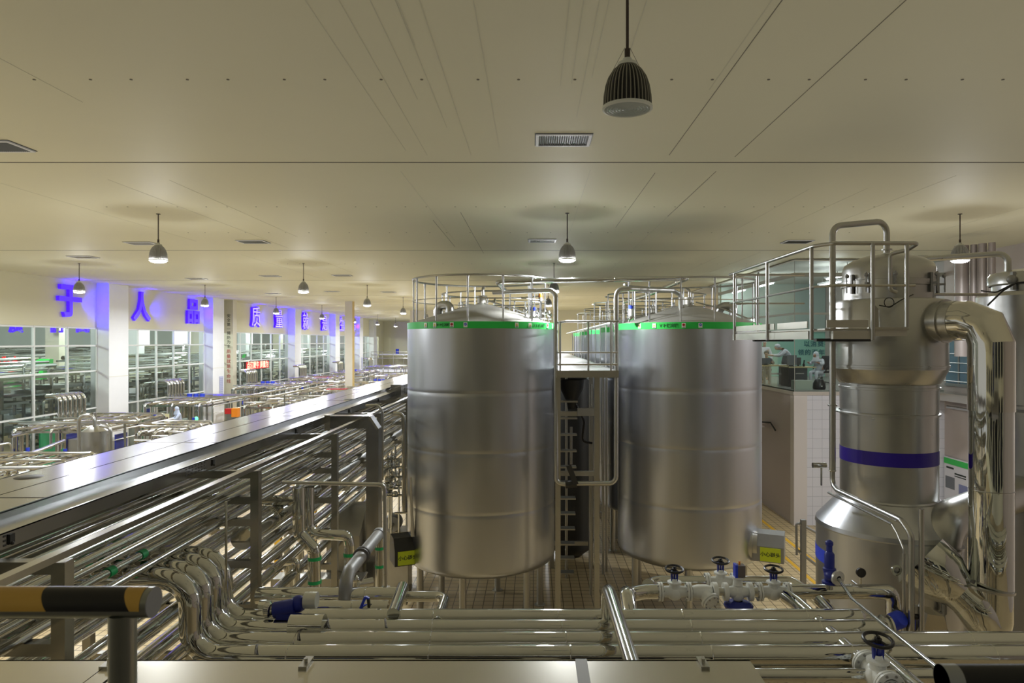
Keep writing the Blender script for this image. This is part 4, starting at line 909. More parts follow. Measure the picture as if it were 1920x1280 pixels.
for k, (u, v0, v1, y, r, lab) in enumerate(((712, 1005, 1098, 9.7, .062, 'upright pipe with two green tape bands under the grey coupling pipe'), (563, 1018, 1072, 12.5, .068, 'short upright pipe with green tape below the rack'))):
    t = T('riser_pipe', lab, 'pipe', P(u, v1, y)); t.part('pipe_run', G().cyl(P(u, v0, y), P(u, v1, y), r, 18), CHROME_S)
    for v in ((1027, 1061) if k == 0 else (1053,)): t.part('tape_band', G().tube([P(u, v-2.5, y), P(u, v+2.5, y)], r+.006, 18), TAPEG, label='green tape band')
t = T('coupling_pipe', 'dull grey pipe with a ring coupling slanting toward the pipe bank', 'pipe', (-2.2, 9, 3.4))
hz = H-2.74
t.part('pipe_run', G().tube([(-2.2, 9.7, hz), (-2.2, 8.15, hz), (-2.2, 8.0, hz-.1), (-2.2, 7.98, hz-.30)], .078, 22, .12, 4).lathe([(.078, 0), (.088, 0), (.088, .10), (.07, .11), (0, .11)], (-2.2, 9.66, hz), (0, 1, 0), n=22), GALV)
t.part('coupling', G().lathe([(.078, -.06), (.105, -.05), (.105, -.02), (.088, -.01), (.088, .01), (.105, .02), (.105, .05), (.078, .06)], (-2.2, 8.75, hz), (0, 1, 0), n=24), mat('coupling_grey', (.13, .13, .125), .5, .6))
t = T('gate_valve', 'small steel valve with a flat lever beside the coupling pipe foot', 'valve', P(680, 1092, 8.4))
q = P(672, 1094, 8.4); t.part('valve_body', G().cyl(q, P(698, 1090, 8.5), .055, 14).ball(P(666, 1085, 8.4), .05), CHROME_S); t.part('lever', G().bar(P(676, 1090, 8.3), P(688, 1072, 8.4), .03, .012), STEEL)
for k, (u, y) in enumerate(((539, 11.2), (553, 11.0))):
    one('riser_pipe', G().tube([P(528, 1054, y), P(u+3, 1050+k*2, y), P(u+(3 if k else 0), 1062, y), P(u+(3 if k else 0), 1112, y)], .055-.01*(1-k), 14, .09, 4), CHROME, 'short hooked pipe stub %s' % ['with a dark foot near the striped post', 'with segmented bend near the striped post'][k], 'pipe')
# striped guard post on the floor, machine cabinet
t = T('striped_post', 'yellow and black striped guard post on the tiles below the rack', 'post', P(489, 1078, 18.4)); q = P(522, 1078, 18.4); q.z = 0
for k in range(10): t.part('stripe', G().prism([(-.08, 0), (.08, .06), (.08, .20), (-.08, .14)], (q.x, q.y-.08, k*.14), (1, 0, 0), (0, 0, 1), (0, .16, 0)), [YPAINT, BLACK][k % 2])
t2 = T('striped_post', 'yellow and black striped guard post deeper below the rack', 'post', (-6.6, 20.5, 0))
for k in range(10): t2.part('stripe', G().prism([(-.08, 0), (.08, .06), (.08, .20), (-.08, .14)], (-6.6, 20.42, k*.14), (1, 0, 0), (0, 0, 1), (0, .16, 0)), [YPAINT, BLACK][k % 2])
cy = 13.6
a, b = P(632, 986, cy), P(700, 986, cy)
t = T('control_cabinet', 'dull stainless machine cabinet with sloping top in front of the portal duct', 'cabinet', ((a.x+b.x)/2, cy, 0))
t.part('cabinet_body', G().prism([(0, 0), (1.0, 0), (1.0, a.z+.42), (.55, a.z+.42), (0, a.z)], (a.x, cy-.7, 0), (0, 1, 0), (0, 0, 1), (b.x-a.x-.1, 0, 0)), STEEL_D)
t.part('cabinet_plinth', G().box(a.x-.9, b.x+.05, cy-1.1, cy-.72, 1.62, 1.95), STEEL_D)
q = P(661, 958, cy); t.part('alarm_lamp', G().lathe([(.05, -.06), (.055, .0), (.05, .09), (.02, .11)], q, n=16).cyl(q-V((0, 0, .16)), q-V((0, 0, .05)), .02, 8), RED, label='red alarm lamp')
q = P(640, 968, cy); t.part('sensor_head', G().ball(q, .09, .09, .07), GALV)
# fittings between rack and front tank
t = T('valve_manifold', 'dense cluster of thin valves and pipes between portal duct and front tank', 'manifold', P(738, 1000, 17))
gg = G()
for u, v0, v1 in ((727, 850, 960), (734, 845, 1000), (741, 835, 905), (748, 860, 1010), (730, 880, 990)): gg.cyl(P(u, v0, 17), P(u, v1, 17), .028, 8)
t.part('manifold_upright', gg, CHROME_S); gg = G()
for u0, u1, v in ((720, 762, 877), (722, 760, 916), (716, 756, 930), (740, 765, 962), (722, 758, 862), (724, 760, 895)): gg.cyl(P(u0, v, 16.8), P(u1, v-2, 16.8), .03, 8)
t.part('manifold_header', gg, CHROME_S); gg = G()
for u, v in ((729, 872), (736, 888), (745, 870), (733, 908), (747, 905), (726, 900), (741, 925)): gg.ball(P(u, v, 16.7), .07).lathe([(.05, 0), (.085, .01), (.05, .02)], P(u, v+6, 16.7), n=12, cap=True)
t.part('manifold_valve', gg, CHROME_S)
t = T('pump', 'small pump with a round grey end cover in the dark between rack and tank', 'pump', P(734, 1000, 17.5)); q = P(735, 982, 17.2)
t.part('pump_cover', G().lathe([(.0, -.05), (.2, -.04), (.22, .0), (.22, .3)], q, (0, 1, 0), n=22), mat('pump_pale', (.45, .44, .40), .5)); t.part('pump_hub', G().lathe([(.0, -.08), (.05, -.07), (.05, -.03)], q, (0, 1, 0), n=12), GALV); t.part('pump_base', G().box(q.x-.3, q.x+.4, q.y, q.y+.6, 0, q.z-.2), STEEL_D)
# ================================================================ pipe bank in front
ZB = H-3.015
bank = [(7.43, 3.55, 'cap'), (7.15, 3.66, 'flange'), (6.85, 7.6, None), (6.55, 7.6, None)]
zt = H-2.33
for k, (y, xe, end) in enumerate(bank):
    xr = -3.38+.03*k
    t = T('bank_pipe', 'thick polished pipe bending down from the rack into the front bank, %s from the tanks' % NTH[k], 'pipe', (xr, y, ZB), 'pipe bank')
    zz = zt+.02*k
    t.part('pipe_run', G().tube([(-5.1, y, zz), (xr, y, zz), (xr, y, ZB), (xe, y, ZB)], .102, 26, .27, 5, seams=1.35), CHROME, ang=16)
    if end == 'cap': t.part('end_cap', G().lathe([(.102, 0), (.08, .04), (.03, .06), (.03, .10), (0, .10)], (xe, y, ZB), (1, 0, 0), n=20), CHROME_S)
    if end == 'flange': t.part('flange', G().lathe([(.102, -.01), (.145, 0), (.145, .022), (.11, .025), (.11, .045), (.145, .05), (.145, .072), (0, .075)], (xe, y, ZB), (1, 0, 0), n=28), CHROME_S)
for k, y in enumerate((7.3, 7.0, 6.7, 6.42)):  # pipe tier added below the bank to darken its gaps
    one('bank_gap_filler', G().tube([(-3.0, y, ZB-.27), (7.4, y, ZB-.27)], .088, 18, seams=1.9), CHROME, 'added polished pipe darkening the gaps under the front bank, %s from the tanks' % NTH[k], 'pipe', 'pipes added under the bank')
for x, y in ((-2.72, 6.52), (-2.42, 6.82), (-2.22, 7.12), (-1.62, 7.12)):
    g = G(); pts = [V((x+.10*i/14*1.0, y+.110*math.cos(math.radians(-70+i*15)), ZB+.110*math.sin(math.radians(-70+i*15)))) for i in range(15)]
    g.tube(pts, .011, 6)
    one('braided_rope', g, mat('rope_grey', (.30, .29, .26), .7, bump=(60, .8)) if x == -2.72 else bpy.data.materials['rope_grey'], 'short braided rope tied round the polished bank pipe, %s along' % {-2.72: 'first', -2.42: 'second', -2.22: 'third', -1.62: 'last'}[x], 'rope', 'rope ties')
# shorter pipes behind the bank
y = 8.05; z = ZB+.02
t = T('header_pipe', 'short fat polished header with a flat end behind the pipe bank, tank side', 'pipe', (-2.3, y, z))
t.part('pipe_run', G().tube([(-3.25, y, z), (-1.50, y, z)], .098, 26, seams=.85).lathe([(.098, 0), (.104, 0), (.104, .015), (0, .015)], (-1.5, y, z), (1, 0, 0), n=26), CHROME)
t.part('end_branch', G().tube([(-1.5, y, z-.01), (-1.10, y, z-.01), (-1.03, y-.1, z-.01), (-1.03, y-.75, z-.01)], .06, 18, .1, 4), CHROME)
one('header_pipe', G().tube([(-3.1, 7.74, ZB+.0), (-1.64, 7.74, ZB+.0)], .083, 22, seams=.7), CHROME, 'short polished pipe squeezed between the fat header and the bank', 'pipe')
one('cross_pipe', G().tube([(-1.53, 8.0, ZB+.14), (-1.50, 7.3, ZB+.10)], .068, 18), CHROME, 'stubby polished pipe lying across the end of the fat header', 'pipe')
q = P(684, 1127, 7.7); t = T('lever_handle', 'blue lever handle on the pipe behind the bank', 'lever', q)
t.part('handle', G().bar(q+V((-.035, -.05, -.06)), q+V((.02, -.05, .07)), .03, .02).bar(q+V((.02, -.05, .07)), q+V((.06, -.05, .05)), .03, .02), BLUEL); t.part('stem', G().bar(q+V((.05, -.04, .05)), q+V((.055, -.02, -.08)), .03, .03), BLACK)
# blue actuator lying on the bank
q = P(540, 1142, 7.2); t = T('pneumatic_valve', 'dark blue actuator valve lying on the bank pipes near the elbows', 'valve', q)
t.part('actuator', G().cyl(q+V((-.14, 0, -.01)), q+V((.08, 0, .03)), .085, 18).ball(q+V((.10, .02, .05)), .09, .08, .09).bar(q+V((-.1, -.05, -.05)), q+V((.15, -.05, -.06)), .06), BLUE)
t.part('valve_neck', G().lathe([(.06, -.02), (.085, 0), (.085, .04), (.05, .06)], q+V((-.19, 0, 0)), (-1, 0, 0), n=16), CHROME_S); t.part('valve_sleeve', G().cyl(q+V((.17, .02, .09)), q+V((.30, .02, .09)), .085, 18), mat('sleeve_pale', (.62, .62, .55), .35, .5)); t.part('position_lever', G().bar(q+V((.22, -.12, -.02)), q+V((.24, -.12, -.16)), .012).bar(q+V((.15, -.13, -.17)), q+V((.32, -.13, -.17)), .012), STEEL)
one('repair_sleeve', G().cyl(P(545, 1172, 6.98), P(608, 1172, 6.98), .112, 22), CHROME, 'slightly wider polished sleeve around the bank pipe below the blue actuator', 'sleeve')
# pipe leaning over the bank
t = T('over_pipe', 'polished pipe running over the bank toward the cover sheet, between the tanks', 'pipe', (.78, 6.4, 3.7))
hz = H-2.6
t.part('pipe_run', G().tube([(.78, 7.20, ZB+.1), (.78, 7.20, hz), (.79, 7.0, hz), (.80, 4.9, hz)], .066, 20, .10, 4), CHROME_S)
# white valve train
ZV, YV = H-3.04, 8.3
t = T('valve_train_pipe', 'polished pipe rising from the bank in a mitred bend to the white valves', 'pipe', (1.1, 8, ZB))
t.part('pipe_run', G().tube([(1.06, 7.45, ZB+.02), (1.06, 7.75, ZB+.16), (1.12, 8.18, ZV+.0), (1.35, YV, ZV), (1.52, YV, ZV)], .086, 24, .22, 3), CHROME, ang=16)
def globe_valve(x, y, z, label, ax=(1, 0, 0), s=1.0, wheel_tilt=(0, -.12, 1)):
    ax = V(ax).normalized(); c = V((x, y, z)); t = T('globe_valve', label, 'valve', c, 'white globe valves')
    t.part('valve_body', G().ball(c-V((0, 0, .015*s)), .095*s, .09*s, .088*s, 20, 12).tube([c-ax*.15*s, c-ax*.07*s, c, c+ax*.07*s, c+ax*.15*s], [.066*s, .07*s, .08*s, .07*s, .066*s], 18).lathe([(.065*s, .03*s), (.06*s, .10*s), (.085*s, .105*s), (.085*s, .125*s), (.04*s, .13*s), (.03*s, .16*s)], c, n=20), VWHITE)
    for d in (-1, 1):
        f = t.part('flange', G().lathe([(.066*s, -.012), (.112*s, -.012), (.114*s, .0), (.112*s, .012), (.066*s, .012)], c+ax*d*.158*s, ax, n=28).lathe([(.066*s, -.012), (.112*s, -.012), (.112*s, .012), (.066*s, .012)], c+ax*d*.188*s, ax, n=28), VWHITE)
        xx, yy = perp(ax)
        for k in range(8):
            o = (xx*math.cos(k*math.pi/4+.39)+yy*math.sin(k*math.pi/4+.39))*.092*s; t.part('bolt', G().cyl(c+ax*d*.138*s+o, c+ax*d*.208*s+o, .010*s, 6), GALV, parent=f)
    t.part('yoke', G().bar(c+V((-.028*s, 0, .12*s)), c+V((-.034*s, 0, .235*s)), .022*s, .03*s).bar(c+V((.028*s, 0, .12*s)), c+V((.034*s, 0, .235*s)), .022*s, .03*s).lathe([(.05*s, 0), (.05*s, .025*s), (.02*s, .03*s)], c+V((0, 0, .225*s)), n=16).cyl(c+V((0, 0, .12*s)), c+V((0, 0, .24*s)), .012*s, 8), BLUE)
    n = V(wheel_tilt).normalized(); w = c+V((0, 0, .275*s)); gg = G().ring(w, .105*s, .014*s, n, 32, 8); xx, yy = perp(n)
    for k in range(3): o = xx*math.cos(k*2.094+.4)+yy*math.sin(k*2.094+.4); gg.tube([w+o*.015, w+o*.06*s-n*.012, w+o*.105*s], .009*s, 6)
    gg.lathe([(.028*s, -.03*s), (.028*s, .012*s), (.014*s, .014*s), (.014*s, .03*s), (0, .03*s)], w, n, n=14)
    t.part('handwheel', gg, BLACK)
    return t
globe_valve(1.715, YV, ZV, 'white globe valve with black handwheel, first of the valve train from the mitred bend')
globe_valve(2.92, YV, ZV, 'white globe valve with black handwheel, last of the valve train by the sloping pipe')
globe_valve(2.44, 8.9, H-3.13, 'white globe valve with black handwheel, behind the others on the bypass pipe')
t = T('strainer', 'white strainer with a bolted round cover facing the view in the valve train', 'strainer', (2.1, YV, ZV)); c = V((2.07, YV, ZV))
d = V((.35, -.75, -.45)).normalized()
t.part('strainer_body', G().tube([(1.93, YV, ZV), (2.0, YV, ZV), (2.1, YV, ZV), (2.17, YV, ZV)], [.068, .085, .085, .066], 18).cyl(c, c+d*.15, .075, 20).ball(c, .09, .08, .085), VWHITE)
t.part('strainer_cover', G().lathe([(.075, .12), (.115, .125), (.115, .15), (.10, .155), (.10, .175), (0, .178)], c, d, n=28), VWHITE); xx, yy = perp(d)
for k in range(8): o = (xx*math.cos(k*.785)+yy*math.sin(k*.785))*.088+c; t.part('bolt', G().cyl(o+d*.17, o+d*.19, .009, 6), GALV)
t.part('flange', G().lathe([(.06, -.026), (.112, -.026), (.112, -.002), (.112, .004), (.112, .026), (.05, .026)], (2.205, YV, ZV), (1, 0, 0), n=28), VWHITE)
t = T('control_valve', 'white control valve with blue-grey positioner on top and dark blue actuator below', 'valve', (2.48, YV, ZV)); c = V((2.485, YV, ZV+.02))
t.part('valve_body', G().ball(c-V((0, 0, .03)), .085, .08, .115, 20, 12).tube([c-V((.13, 0, .02)), c-V((0, 0, .02)), c+V((.13, 0, -.02))], [.06, .08, .06], 18).lathe([(.06, .06), (.05, .14), (.075, .145), (.075, .165), (.03, .17)], c, n=18), VWHITE)
for s in (-1, 1): t.part('flange', G().lathe([(.05, -.024), (.108, -.024), (.108, -.002), (.108, .002), (.108, .024), (.05, .024)], c+V((s*.15, 0, -.02)), (1, 0, 0), n=26), VWHITE)
t.part('positioner', G().box(c.x-.015, c.x+.075, c.y-.06, c.y+.04, c.z+.17, c.z+.31), mat('positioner_grey', (.13, .11, .10), .45)); t.part('positioner_side', G().box(c.x-.045, c.x-.014, c.y-.06, c.y+.04, c.z+.16, c.z+.32), BLUEL); t.part('air_fitting', G().cyl((c.x+.02, c.y, c.z+.31), (c.x+.02, c.y, c.z+.35), .012, 8), ORANGE)
t.part('actuator', G().lathe([(.05, .05), (.165, .02), (.175, 0), (.165, -.03), (.12, -.09), (.0, -.11)], c-V((0, .03, .17)), n=32), BLUE)
one('spool_pipe', G().tube([(2.23, YV, ZV), (2.33, YV, ZV)], .05, 16).tube([(2.64, YV, ZV), (2.69, YV, ZV), (2.73, YV, ZV)], [.05, .055, .07], 16), mat('spool_metal', (.6, .6, .55), .3, .8), 'short spool pieces between the white valves', 'pipe')
one('bypass_pipe', G().tube([(1.42, 8.45, ZB+.0), (1.48, 8.8, H-3.13), (1.62, 8.9, H-3.13), (2.24, 8.9, H-3.13)], .075, 18, .12, 4).tube([(2.64, 8.9, H-3.13), (3.35, 8.9, H-3.13), (3.55, 8.3, H-3.2)], .075, 18, .12, 4), CHROME, 'polished bypass pipe behind the white valve train', 'pipe')
t = T('train_outlet_pipe', 'polished pipe after the last white valve, carrying the blue safety valve', 'pipe', (3.7, YV, ZV))
t.part('pipe_run', G().tube([(3.11, YV, ZV), (4.34, YV, ZV), (4.37, YV, ZV-.08), (4.38, YV, ZV-.75)], .086, 24, .16, 4, seams=.5), CHROME, ang=16)
# sloping pair that runs toward the viewer
t = T('feed_pipe', 'polished pipe running from the valve train toward the view to the nearest white valve', 'pipe', (3.08, 7, ZV))
t.part('pipe_run', G().tube([(3.02, 8.15, ZV), (3.06, 7.9, ZV), (3.08, 6.36, ZV+.03)], .082, 22, seams=.9), CHROME)
globe_valve(3.09, 6.12, ZV+.05, 'white globe valve with black handwheel, nearest one, on the pipe running toward the view', (0, 1, 0), 1.15, (0, -.15, 1))
one('feed_pipe', G().tube([(3.09, 5.9, ZV+.04), (3.10, 3.9, ZV+.08)], .082, 22), CHROME, 'lower continuation of the pipe past the nearest white valve', 'pipe')
one('parallel_pipe', G().tube([(3.36, 8.0, ZV-.0), (3.34, 7.6, ZV+.0), (3.33, 4.2, ZV+.08)], .068, 20, .1), CHROME, 'second polished pipe parallel to the pipe with the nearest white valve', 'pipe')
q = P(1568, 1203, 7.0); t = T('pressure_gauge', 'round grey pressure gauge with a looped siphon tube on the sloping pipe', 'gauge', q)
t.part('gauge_case', G().lathe([(0, -.03), (.05, -.03), (.056, .01), (.05, .012)], q, (0, -1, .2), n=24), GALV); t.part('gauge_face', G().lathe([(.05, .010), (0, .011)], q, (0, -1, .2), n=24), mat('dial_grey', (.25, .25, .27), .3)); t.part('siphon', G().tube([q-V((0, 0, .05)), q-V((0, 0, .30)), q+V((.05, 0, -.33)), q+V((.10, 0, -.30)), q+V((.10, .0, -.18)), q+V((.16, .0, -.12))], .013, 8, .04), STEEL)
# blue safety valve and its long thin discharge pipe
q = P(1555, 1068, 8.15); t = T('safety_valve', 'blue spring safety valve standing on the pipe after the valve train', 'valve', q)
t.part('valve_body', G().lathe([(.055, -.14), (.06, -.05), (.075, .0), (.075, .02), (.058, .03), (.058, .19), (.045, .21), (.035, .22), (.035, .29), (.045, .30), (.045, .335), (.02, .355), (0, .36)], q, n=24).ball(q-V((0, .04, .05)), .075, .09, .07), BLUE)
t.part('outlet_flange', G().lathe([(.03, .0), (.085, 0), (.085, .03), (.03, .035)], q+V((.05, -.09, -.06)), (.3, -1, -.05), n=26), mat('flange_pale', (.66, .66, .60), .35, .5)); t.part('base_flange', G().lathe([(.085, -.16), (.085, -.135), (.05, -.13)], q, n=24, cap=True), BLUE); t.part('inlet_neck', G().lathe([(.04, -.23), (.04, -.16), (.06, -.155)], q, n=14), CHROME_S)
one('discharge_pipe', G().tube([q+V((.06, -.1, -.06)), V((3.50, 7.5, q.z-.10)), V((3.42, 5.3, q.z-.04))], .020, 10), CHROME_S, 'long thin straight pipe running from the blue safety valve toward the view', 'pipe')
# bits behind the right part of the bank
q = P(1688, 1160, 8.0); t = T('solenoid_valve', 'bright blue capped motor behind the bank near the evaporator base', 'motor', q)
t.part('motor_cap', G().lathe([(.10, -.12), (.10, .0), (.08, .03), (.0, .04)], q, (.3, -.6, .5), n=22), BLUEL); t.part('motor_base', G().cyl(q+V((.0, .1, -.02)), q+V((.22, .15, -.12)), .10, 16), DARKM)
q = P(1716, 1148, 8.0); t = T('vent_cap', 'small steel capped fitting next to the bright blue motor', 'fitting', q); t.part('cap', G().cyl(q, q+V((0, 0, .085)), .042, 18), STEEL); t.part('body', G().ball(q-V((0, 0, .04)), .055, .05, .04), BLACK); t.part('stem', G().cyl(q-V((.01, 0, .2)), q, .013, 8), BLUEL)
q = P(1755, 1165, 8.2); one('motor_hood', G().prism([(-.14, -.1), (.14, -.1), (.10, .06), (-.10, .09)], q, (1, 0, 0), (0, 0, 1), (0, .3, 0)).box(q.x-.03, q.x+.03, q.y+.1, q.y+.16, 0, q.z-.02), SHEET, 'small folded sheet hood beside the capped fitting', 'hood')
one('low_pipe', G().tube([(1.75, 6.2, ZB-.02), (3.62, 6.2, ZB-.02)], .066, 20).lathe([(.066, 0), (.05, .03), (.05, .07), (.075, .075), (.075, .11), (.03, .12)], (3.62, 6.2, ZB-.02), (1, 0, 0), n=18), CHROME, 'lowest polished pipe of the bank with a capped end, under the nearest white valve', 'pipe')
for k, x in enumerate((2.2, 3.1, 3.9, 4.6, 5.6)): one('bank_support', G().box(x-.05, x+.05, 6.35, 7.55, ZB-.46, ZB-.36).box(x-.05, x+.05, 7.3, 7.4, 0, ZB-.46).box(x-.05, x+.05, 6.5, 6.6, 0, ZB-.46), SQ, 'steel trestle under the bank pipes, %s from the cover sheet' % NTH[k], 'trestle', 'bank trestles')
for k, x in enumerate((-2.6, -.9, .7)): one('bank_support', G().box(x-.05, x+.05, 6.35, 8.2, ZB-.46, ZB-.36).box(x-.05, x+.05, 7.3, 7.4, 0, ZB-.46), SQ, 'steel trestle under the bank pipes before the tanks', 'trestle', 'hidden bank trestles')
# gallery: cover sheets, deck and hand rails next to the viewer
zd = H-1.56
t = T('cover_sheet', 'flat brushed stainless cover along the front edge of the viewing gallery', 'cover', (-.8, 2.6, zd))
for a, b in ((-4.2, -2.06), (-2.055, -1.97), (-1.955, .205), (.262, 1.06)):
    t.part('sheet', G().box(a, b, 1.2, 3.345, zd-.01, zd).box(a, b, 3.335, 3.345, zd-.12, zd), SHEET)
t.part('joint_strip', G().box(.205, .262, 1.2, 3.35, zd-.005, zd+.004), GALV); t.part('frame', G().box(-4.2, 1.05, 1.2, 3.3, zd-.10, zd-.012), DARKM)
for x in (-2.05, -1.1, .82): t.part('hold_down_clip', G().box(x-.02, x+.02, 3.25, 3.36, zd, zd+.012).cyl((x, 3.3, zd), (x, 3.3, zd+.03), .01, 8), STEEL)
def stripe_mat():
    m = mat('hazard_tape', (.55, .33, .03), .32); nt = m.node_tree; b = nt.nodes['Principled BSDF']
    tc = nt.nodes.new('ShaderNodeTexCoord'); sp = nt.nodes.new('ShaderNodeSeparateXYZ'); nt.links.new(tc.outputs['Object'], sp.inputs[0])
    def M(op, a, bb, c=None):
        n = nt.nodes.new('ShaderNodeMath'); n.operation = op
        for i, q in enumerate((a, bb)):
            if isinstance(q, (int, float)): n.inputs[i].default_value = q
            elif q is not None: nt.links.new(q, n.inputs[i])
        return n.outputs[0]
    u = M('ADD', M('ADD', sp.outputs[0], M('MULTIPLY', sp.outputs[2], .5)), 2.87-.4294); f = M('FRACT', M('DIVIDE', u, .287), None); k = M('LESS_THAN', f, .5)
    x = nt.nodes.new('ShaderNodeMix'); x.data_type = 'RGBA'; x.inputs[6].default_value = (.56, .33, .06, 1); x.inputs[7].default_value = (.012, .012, .012, 1)
    nt.links.new(k, x.inputs[0]); nt.links.new(x.outputs[2], b.inputs['Base Color']); return m
TAPE = stripe_mat(); RAILM = mat('gallery_rail_steel', (.36, .38, .37), .28, 1)
zr = H-.458; t = T('gallery_rail', 'close thick hand rail with yellow and black tape ending at a flat round cap', 'railing', (-.72, 1.2, zd))
t.part('rail', G().cyl((-2.4, 1.2, zr), (-.668, 1.2, zr), .0262, 40), RAILM); t.part('end_cap', G().lathe([(.0262, 0), (.0262, .002), (0, .002)], (-.668, 1.2, zr), (1, 0, 0), n=40), mat('cap_grey', (.30, .30, .30), .5, .3))
t.part('hazard_tape', G().lathe([(.0268, 0), (.0268, 1.722)], (-2.4, 1.2, zr), (1, 0, 0), n=30, a0=-14, a1=190), TAPE, label='yellow and black striped tape')
t.part('post', G().cyl((-.722, 1.2, zd), (-.722, 1.2, zr-.02), .0225, 32), RAILM)
zr = H-.595; t = T('gallery_rail', 'close hand rail wrapped in black tape at the bottom corner of the view', 'railing', (.9, 1.2, zd))
t.part('rail', G().cyl((.72, 1.2, zr), (1.9, 1.2, zr), .0262, 32), mat('black_tape', (.014, .014, .014), .5)); t.part('end_cap', G().lathe([(.0262, 0), (.0262, .004), (0, .004)], (.722, 1.2, zr), (-1, 0, 0), n=32), mat('cap_pale', (.34, .35, .33), .5, .3)); t.part('rail_sleeve', G().cyl((.718, 1.2, zr), (.745, 1.2, zr), .0266, 32), bpy.data.materials['cap_pale']); t.part('post', G().cyl((1.2, 1.2, zd-.3), (1.2, 1.2, zr-.02), .022, 24), RAILM)
# ================================================================ skids on the left side of the hall
random.seed(21)
def skid(x, y, w, d, h, label, kind, group='processing skids', rnd=None):
    r = random.Random(rnd or int(x*31+y*7)); t = T('process_skid', label, 'machine', (x, y, 0), group)
    for sx in (-1, 1):
        for sy_ in (-1, 0, 1): t.part('post', G().box(x+sx*w/2-.04, x+sx*w/2+.04, y+sy_*d/2-.04, y+sy_*d/2+.04, 0, h), SQ)
    t.part('frame', G().box(x-w/2, x+w/2, y-d/2-.04, y-d/2+.04, h-.08, h).box(x-w/2, x+w/2, y+d/2-.04, y+d/2+.04, h-.08, h).box(x-w/2-.04, x-w/2+.04, y-d/2, y+d/2, h-.08, h).box(x+w/2-.04, x+w/2+.04, y-d/2, y+d/2, h-.08, h), SQ)
    for k in range(5):                                 # header pipes on the frame
        xx = x-w/2+.25+k*(w-.5)/4; t.part('header_pipe', G().tube([(xx, y-d/2-.3, h+.07), (xx, y+d/2+.3, h+.07)] if k % 2 else [(xx, y-d/2-.3, h-.6), (xx, y-d/2-.3, h+.07), (xx, y+d/2+.2, h+.07)], .05+.02*(k % 3 == 0), 10, .12), CHROME_S)
    for k in range(3):
        yy = y-d/2+.4+k*(d-.8)/2; t.part('cross_pipe', G().tube([(x-w/2-.1, yy, h+.2), (x+w/2+.1, yy, h+.2), (x+w/2+.1, yy, h-.9)], .045, 10, .12), CHROME_S)
    for k in range(7):                                 # drops, valves
        xx = x+r.uniform(-w/2, w/2); yy = y+r.choice((-d/2, -d/2+.3, d/2)); z0 = r.uniform(.6, h-1)
        t.part('drop_pipe', G().cyl((xx, yy, z0), (xx, yy, h), .035, 8), CHROME_S); t.part('valve', G().cyl((xx, yy, z0+.35), (xx, yy, z0+.62), .07, 10), STICK if k % 3 else BLUEL)
    t.part('rail', G().tube([(x+w/2+.3, y-d/2, h-.9), (x+w/2+.3, y-d/2, h-.05), (x+w/2+.3, y+d/2, h-.05), (x+w/2+.3, y+d/2, h-.9)], .028, 8, .15).cyl((x+w/2+.3, y-d/2, h-.4), (x+w/2+.3, y+d/2, h-.4), .02, 8), STEEL)
    if 'tank' in kind:
        cx, cy = x+w*.1, y-d*.1; t.part('vessel', G().lathe([(.1, .5), (.62, .9), (.68, 1.0), (.68, h-.25), (.66, h-.18), (.2, h+.02), (.1, h+.12)], (cx, cy, 0), n=28), STEEL); t.part('vessel_seam', G().lathe([(.68, -.03), (.71, 0), (.68, .03)], (cx, cy, h-1.15), n=28), STEEL)
    if 'exch' in kind:
        t.part('plate_pack', G().box(x-w*.3, x+w*.3, y-.3, y+.3, .5, h-.6), STEEL_D); [t.part('end_frame', G().box(x+s*w*.31-.03, x+s*w*.31+.03, y-.38, y+.38, .2, h-.4), BLUE) for s in (-1, 1)]
    if 'cane' in kind:                                 # row of hooked pipes
        for k in range(6):
            yy = y+d*.1+k*.30; t.part('hooked_pipe', G().tube([(x-w/2-.2, yy, h-1.1), (x-w/2-.2, yy, h+1.05), (x-w/2-.75, yy, h+1.05)], .085, 12, .22), CHROME)
    if 'panel' in kind:
        t.part('panel_box', G().box(x-.4, x+.4, y-d/2-.12, y-d/2-.05, .8, h-.3), BRASSY)
    if 'blue' in kind: 
        for k in range(3): t.part('motor', G().cyl((x-w*.35+k*.35, y+d*.3, h+.05), (x-w*.35+k*.35, y+d*.3, h+.30), .14, 12), BLUEL)
    if 'red' in kind: t.part('red_lid', G().box(x-.6, x+.8, y-.2, y+.4, h+.05, h+.14), RED)
    return t
